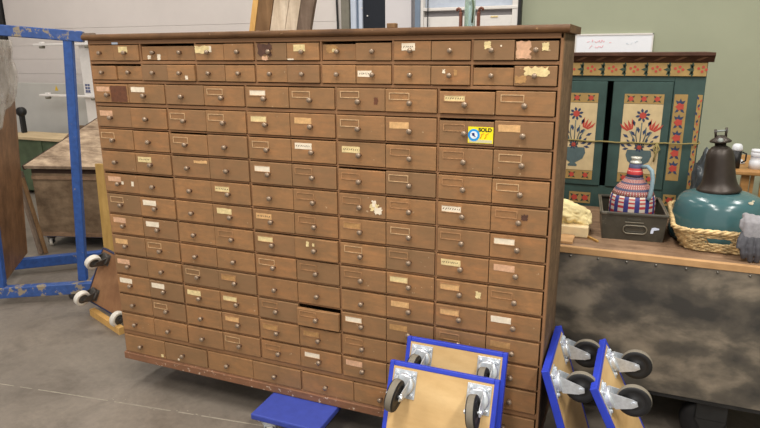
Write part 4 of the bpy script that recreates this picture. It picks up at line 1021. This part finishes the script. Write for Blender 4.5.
cuff.append(([(gx0 - 0.03, gy0 + 0.012, 1.000), (gx0 - 0.052, gy0 + 0.010, 0.990), (gx0 - 0.054, gy0 + 0.002, 0.968), (gx0 - 0.044, gy0 - 0.002, 0.955)], 0.009, (1, 1, 0.9, 0.8)))
blob('knit_back', cuff, M['glove_grey'], gl, 0.0045)
fg = []
for k, (xa, xm, xe, zl) in enumerate(((-0.034, -0.043, -0.034, 0.846), (-0.013, -0.017, -0.010, 0.833), (0.008, 0.010, 0.014, 0.835), (0.028, 0.034, 0.036, 0.848))):
    fg.append(([(gx0 + xa, gy0 - 0.004, 0.950), (gx0 + xa, gy0 - 0.014, 0.925), (gx0 + xm, gy0 - 0.024, 0.895), (gx0 + xm * 0.5 + xe * 0.5, gy0 - 0.026, 0.868), (gx0 + xe, gy0 - 0.018, zl)], 0.0112, (1.0, 1.15, 1.05, 0.98, 0.8)))
fg.append(([(gx0 - 0.040, gy0 - 0.004, 0.950), (gx0 - 0.054, gy0 - 0.018, 0.918), (gx0 - 0.058, gy0 - 0.028, 0.885)], 0.0105, (1.1, 1, 0.8)))
blob('coated_fingers', fg, M['glove_dark'], gl, 0.0035)

# dark plastic bundle and the far table
bm = bmesh.new(); bmesh.ops.create_icosphere(bm, subdivisions=5, radius=1.0)
for v in bm.verts:
    p_ = v.co.copy(); q = p_ * (0.9 + noise.noise(p_ * 2.3) * 0.25 + abs(noise.noise(p_ * 5 + Vector((2, 2, 2)))) * 0.16)
    v.co = Vector((2.525 + q.x * 0.06, 1.165 + q.y * 0.055, 0.831 + max(0, 0.17 + q.z * 0.175)))
b = MB(); b.bm.free(); b.bm = bm; b.mi(M['tarp'])
for f in bm.faces: f.smooth = True
tag(b.build('plastic_bundle'), 'dark crumpled plastic bundle between the painted wardrobe and the lamp bell', 'bundle')
tb = thing('wooden_table', 'light wooden table with slatted apron by the green wall', 'table', (3.4, 3.1, 0))
b = MB(); b.box((2.86, 2.72, 0.785), (4.1, 3.5, 0.815), M['table_wood'], 0.008, 2); b.build('tabletop', tb)
for x in (2.92, 4.0):
    for y in (2.78, 3.42):
        b = MB(); b.box((x, y, 0), (x + 0.05, y + 0.05, 0.785), M['table_wood'], 0.004); b.build('leg', tb)
b = MB(); b.box((2.97, 2.79, 0.42), (4.0, 2.83, 0.45), M['table_wood'], 0.003); b.build('stretcher', tb)
x = 2.99
while x < 3.98:
    b = MB(); b.bar((x, 2.81, 0.45), (x, 2.81, 0.785), 0.022, 0.022, M['table_wood']); b.build('slat', tb); x += 0.062
mg = thing('ceramic_jar', 'white lidded jar with pale blue band, tallest item on the far table', 'jar', (3.005, 2.85, 0.815))
b = MB(); b.lathe([(0, 0.815), (0.044, 0.815), (0.044, 0.868), (0.038, 0.872), (0.038, 0.90), (0.040, 0.903), (0.040, 0.930), (0.036, 0.933), (0, 0.933)], M['mug'], Matrix.Translation((3.005, 2.85, 0)), 24, mats=[M['mug']] * 4 + [M['mug_blue']] + [M['mug']] * 3); b.build('body', mg)
b = MB(); b.lathe([(0, 0.933), (0.038, 0.933), (0.040, 0.938), (0.038, 0.952), (0.0, 0.956)], M['mug'], Matrix.Translation((3.005, 2.85, 0)), 24); b.build('lid', mg)
mg = thing('travel_mug', 'black mug with a white rounded lid on the far table beside the lamp bell', 'mug', (2.88, 2.83, 0.815))
b = MB(); b.lathe([(0, 0.815), (0.030, 0.815), (0.033, 0.94), (0, 0.94)], M['black'], Matrix.Translation((2.875, 2.83, 0)), 20); b.tube([(2.91, 2.83, 0.93), (2.935, 2.83, 0.92), (2.935, 2.83, 0.87), (2.91, 2.83, 0.855)], 0.006, M['black'], 8); b.build('body', mg)
b = MB(); b.lathe([(0, 0.94), (0.032, 0.94), (0.035, 0.952), (0.032, 0.975), (0.02, 0.988), (0, 0.99)], M['mug'], Matrix.Translation((2.875, 2.83, 0)), 20); b.build('lid', mg)
b = MB(); b.lathe([(0, 0.815), (0.05, 0.815), (0.054, 0.822), (0.03, 0.845), (0, 0.85)], M['mug'], Matrix.Translation((2.915, 3.05, 0)), 20); tag(b.build('white_dish'), 'small white dish lying on the far table between mug and jar', 'dish')

# ------------------------------------------------------------------ painted wardrobe
WYF = 1.30; X0, X1 = 1.575, 2.488
wd = thing('painted_wardrobe', 'teal folk-painted wardrobe with flower panels and brown cornice', 'wardrobe', ((X0 + X1) / 2, WYF + 0.24, 0))
b = MB()
b.box((X0, WYF, 0.0), (1.715, WYF + 0.025, 1.512), M['teal'], 0.002); b.box((2.350, WYF, 0.0), (X1, WYF + 0.025, 1.512), M['teal'], 0.002)
b.box((1.715, WYF, 1.486), (2.350, WYF + 0.025, 1.512), M['teal'], 0.001); b.box((1.715, WYF, 0.0), (2.350, WYF + 0.025, 0.935), M['teal'], 0.001)
b.box((X0, WYF + 0.025, 0), (X0 + 0.02, WYF + 0.48, 1.512), M['teal_dark']); b.box((X1 - 0.02, WYF + 0.025, 0), (X1, WYF + 0.48, 1.512), M['teal_dark'])
b.box((X0 + 0.02, WYF + 0.46, 0), (X1 - 0.02, WYF + 0.48, 1.512), M['dark_inside']); b.box((X0, WYF + 0.002, 1.512), (X1, WYF + 0.48, 1.58), M['dark_inside'])
b.build('body', wd)
def flower(b, x, z, r, y, n=8):
    for k in range(n):
        a = 2 * math.pi * k / n + 0.2; c, s = math.cos(a), math.sin(a); w = r * 0.19
        b.prism([(x + c * r * .35 - s * w * .5, y, z + s * r * .35 + c * w * .5), (x + c * r * .8 - s * w, y, z + s * r * .8 + c * w), (x + c * r * 1.05, y, z + s * r * 1.05), (x + c * r * .8 + s * w, y, z + s * r * .8 - c * w), (x + c * r * .35 + s * w * .5, y, z + s * r * .35 - c * w * .5)], (0, 0.0008, 0), M['p_navy'])
    b.prism([(x + r * 0.48 * math.cos(t) * (1.12 if k % 2 else .9), y - 0.0006, z + r * 0.48 * math.sin(t) * (1.12 if k % 2 else .9)) for k, t in enumerate([2 * math.pi * k / 12 for k in range(12)])], (0, 0.0008, 0), M['p_red'])
def tulip(b, x, z, r, tilt, y):
    ct_, st = math.cos(tilt), math.sin(tilt)
    def T(u, v): return (x + u * ct_ + v * st, y, z - u * st + v * ct_)
    for u0 in (-0.75, -0.25, 0.25, 0.75):
        b.prism([T(u0 * 0.45 * r - 0.12 * r, -0.6 * r), T(u0 * 0.45 * r + 0.12 * r, -0.6 * r), T(u0 * r + 0.2 * r, 0.15 * r), T(u0 * 1.3 * r, 1.0 * r), T(u0 * r - 0.2 * r, 0.15 * r)], (0, 0.0008, 0), M['p_red'])
def leaf(b, x, z, L, ang, y, mat='p_green'):
    c, s = math.cos(ang), math.sin(ang); w = L * 0.22
    b.prism([(x, y, z), (x + c * L * .5 - s * w, y, z + s * L * .5 + c * w), (x + c * L, y, z + s * L), (x + c * L * .5 + s * w, y, z + s * L * .5 - c * w)], (0, 0.0008, 0), M[mat])
def band(b, x0, x1, z0, z1, y, n, bg='ochre'):
    b.prism([(x0, y, z0), (x1, y, z0), (x1, y, z1), (x0, y, z1)], (0, 0.0012, 0), M[bg]); h = z1 - z0
    for k in range(n):
        x = x0 + (x1 - x0) * (k + .5) / n
        for a in (0.7, 2.4, 3.9, 5.5): leaf(b, x, (z0 + z1) / 2, h * 0.52, a, y - 0.0009, 'p_green')
        b.prism([(x + h * 0.26 * math.cos(t) * (1.2 if q % 2 else .85), y - 0.0016, (z0 + z1) / 2 + h * 0.26 * math.sin(t) * (1.2 if q % 2 else .85)) for q, t in enumerate([2 * math.pi * q / 10 for q in range(10)])], (0, 0.0008, 0), M['p_red'])
def bouquet(x0, x1, z0, z1, parent):
    y = WYF - 0.011; cx = (x0 + x1) / 2
    b = MB(); b.prism([(x0, y, z0), (x1, y, z0), (x1, y, z1), (x0, y, z1)], (0, 0.0015, 0), M['cream'])
    yp = y - 0.001
    z = z1 - 0.057
    flower(b, cx + 0.003, z, 0.034, yp)
    for s in (-1, 1): tulip(b, cx + s * 0.061, z - 0.058, 0.032, s * 0.45, yp)
    for pts in ([(0, -.175), (0.002, -.035)], [(-.01, -.175), (-.03, -.12), (-.052, -.082)], [(.01, -.175), (.03, -.12), (.052, -.082)], [(-.006, -.17), (-.022, -.10), (-.02, -.06)], [(.006, -.17), (.024, -.10), (.024, -.06)]):
        b.tube([(cx + px, yp, z + pz) for px, pz in pts], 0.0025, M['p_slate'], 5)
    for dx, dz, a in ((-.03, -.055, 1.9), (.032, -.055, 1.2), (-.025, -.105, 2.3), (.027, -.105, .9), (-.008, -.09, 1.8), (.012, -.1, 1.3), (-.055, -.115, 2.6), (.058, -.115, .5)): leaf(b, cx + dx, z + dz, 0.034, a, yp, 'p_navy')
    for s in (-1, 1):
        for dx, dz, a in ((.034, -.158, .3), (.05, -.17, -.2), (.046, -.150, 1.0), (.066, -.165, .6), (.03, -.142, 1.5)): leaf(b, cx + s * dx, z + dz, 0.032, a if s > 0 else math.pi - a, yp, 'p_navy')
    vz = z - 0.235
    b.prism([(cx + sx, yp - .0004, vz + sz) for sx, sz in ((-.022, -.045), (.022, -.045), (.024, -.036), (.012, -.026), (.05, -.002), (.062, .03), (.056, .058), (-.056, .058), (-.062, .03), (-.05, -.002), (-.012, -.026), (-.024, -.036))], (0, 0.0008, 0), M['p_slate'])
    flower(b, cx, vz + 0.072, 0.024, yp - 0.0012)
    b.build('flower_panel', parent)
doors = []
for xa, xb, pa, pb2, nm in ((2.068, 2.348, 2.126, 2.311, 'r'), (1.717, 2.040, 1.790, 2.000, 'l')):
    b = MB(); b.box((xa, WYF - 0.008, 0.937), (xb, WYF + 0.014, 1.484), M['teal'], 0.003)
    dr_ = b.build('door', wd)
    bouquet(pa, pb2, 1.018, 1.374, dr_)
    b = MB(); band(b, pa, pb2, 1.376, 1.424, WYF - 0.0105, 3, 'ochre'); b.build('flower_band', dr_)
    b = MB(); band(b, pa, pb2, 0.968, 1.016, WYF - 0.0105, 3, 'ochre'); b.build('flower_band', dr_)
for x0, x1, z0, z1 in ((2.357, 2.417, 0.99, 1.425), (1.644, 1.704, 0.99, 1.425)):
    b = MB(); y = WYF - 0.0012
    b.prism([(x0, y, z0), (x1, y, z0), (x1, y, z1), (x0, y, z1)], (0, 0.0012, 0), M['ochre']); cx = (x0 + x1) / 2
    for k in range(5):
        z = z1 - 0.06 - k * 0.078
        for a in (1.57, 0.75, 2.39, -0.75, -2.39): leaf(b, cx, z + (0.010 if a > 0 else -0.010), 0.030, a, y - 0.0009, 'p_navy')
        b.prism([(cx + 0.019 * math.cos(t) * (1.15 if q % 2 else .85), y - 0.0016, z + 0.017 * math.sin(t) * (1.15 if q % 2 else .85)) for q, t in enumerate([2 * math.pi * q / 10 for q in range(10)])], (0, 0.0008, 0), M['p_red'])
    b.build('painted_panel', wd)
    b = MB(); band(b, x0, x1, 0.855, 0.915, y, 1); b.build('painted_panel', wd)
b = MB(); band(b, 1.89, 2.0, 0.835, 0.895, WYF - 0.0012, 2); b.build('flower_band', wd)
b = MB(); band(b, 2.126, 2.311, 0.835, 0.895, WYF - 0.0012, 3); b.build('flower_band', wd)
b = MB(); y = WYF - 0.0012; b.prism([(2.460, y, 0.95), (2.482, y, 0.95), (2.482, y, 1.424), (2.460, y, 1.424)], (0, 0.0012, 0), M['ochre'])
for k in range(12):
    z = 1.405 - k * 0.038; leaf(b, 2.466, z - 0.006, 0.022, 1.2 if k % 2 else 1.9, y - 0.0009, 'p_navy'); leaf(b, 2.474, z - 0.018, 0.018, 1.9 if k % 2 else 1.2, y - 0.0009, 'p_red')
b.build('corner_strip', wd)
b = MB(); y = WYF - 0.0135; b.box((X0 + 0.004, WYF - 0.012, 1.513), (X1 - 0.003, WYF + 0.002, 1.577), M['ochre'], 0.001)
for k in range(9):
    x = 1.60 + k * 0.102
    for dx, dz, a in ((0, 0, 2.2), (0, 0, -2.2), (0, 0, 3.14), (-0.008, 0.004, 1.5), (-0.008, -0.004, -1.5)): leaf(b, x + 0.012 + dx, 1.545 + dz, 0.033, a, y, 'p_green')
    for dx, dz in ((0.032, 0.006), (0.048, -0.01), (0.052, 0.014), (0.066, 0.0)):
        b.prism([(x + dx + 0.0066 * math.cos(t), y - 0.0006, 1.545 + dz * 0.9 + 0.0066 * math.sin(t)) for t in [2 * math.pi * q / 8 for q in range(8)]], (0, 0.0008, 0), M['p_red'])
b.build('frieze', wd)
b = MB()
prof = [(WYF + 0.50, 1.58), (WYF - 0.012, 1.58), (WYF - 0.018, 1.590), (WYF - 0.034, 1.606), (WYF - 0.045, 1.612), (WYF - 0.045, 1.626), (WYF + 0.50, 1.626)]
b.prism([(X0 - 0.02, y, z) for y, z in prof], (X1 - X0 + 0.044, 0, 0), M['cornice'])
for k in range(10):
    x = 1.60 + k * 0.092
    b.prism([(x, WYF - 0.0192, 1.5885), (x + 0.022, WYF - 0.0192, 1.5885), (x + 0.058, WYF - 0.0352, 1.6055), (x + 0.036, WYF - 0.0352, 1.6055)], (0, 0.002, 0.0), M['cornice_stripe'])
b.build('cornice', wd)
b = MB()
pts = []
for k in range(25):
    u = k / 24; pts.append((X0 + (X1 - X0) * u, WYF - 0.016, 1.186 - 0.010 * math.sin(math.pi * u) + 0.002 * math.sin(u * 40)))
b.tube(pts, 0.004, M['string'], 6)
b.tube([(X1, WYF - 0.016, 1.186), (X1 + 0.006, WYF + 0.01, 1.186), (X1 + 0.006, WYF + 0.46, 1.187)], 0.004, M['string'], 6)
for pts in ([(2.30, WYF - 0.018, 1.178), (2.285, WYF - 0.022, 1.15), (2.30, WYF - 0.022, 1.125), (2.316, WYF - 0.022, 1.15), (2.302, WYF - 0.018, 1.178)], [(2.302, WYF - 0.02, 1.178), (2.298, WYF - 0.022, 1.12), (2.292, WYF - 0.02, 1.085)]):
    b.tube(pts, 0.0038, M['string'], 6)
tag(b.build('tie_string'), 'yellowish string tied around the painted wardrobe with a loose knot', 'string')

# ------------------------------------------------------------------ light
wd_ = bpy.data.worlds.new('world'); SC.world = wd_; wd_.use_nodes = True
bg = wd_.node_tree.nodes['Background']; bg.inputs['Color'].default_value = (1.0, 0.97, 0.94, 1); bg.inputs['Strength'].default_value = 0.72
def lamp(x, y, z, sx, sy, power, col=(1.0, 0.95, 0.89)):
    l = bpy.data.lights.new('ceiling_tube_light', 'AREA'); l.shape = 'RECTANGLE'; l.size = sx; l.size_y = sy; l.energy = power; l.color = col
    o = bpy.data.objects.new('ceiling_tube_light', l); COL.objects.link(o); o.location = (x, y, z)
for x in (-4.0, -1.2, 1.4, 4.0):
    for y in (-3.2, -0.9, 2.4):
        lamp(x, y, 4.5, 0.35, 1.6, {-4.0: 26, -1.2: 26, 1.4: 70, 4.0: 80}[x] if y < 2 else 42)
SC.view_settings.view_transform = 'Standard'; SC.view_settings.look = 'None'; SC.view_settings.gamma = 1.0
SC.view_settings.use_curve_mapping = False; SC.view_settings.exposure = 0.22
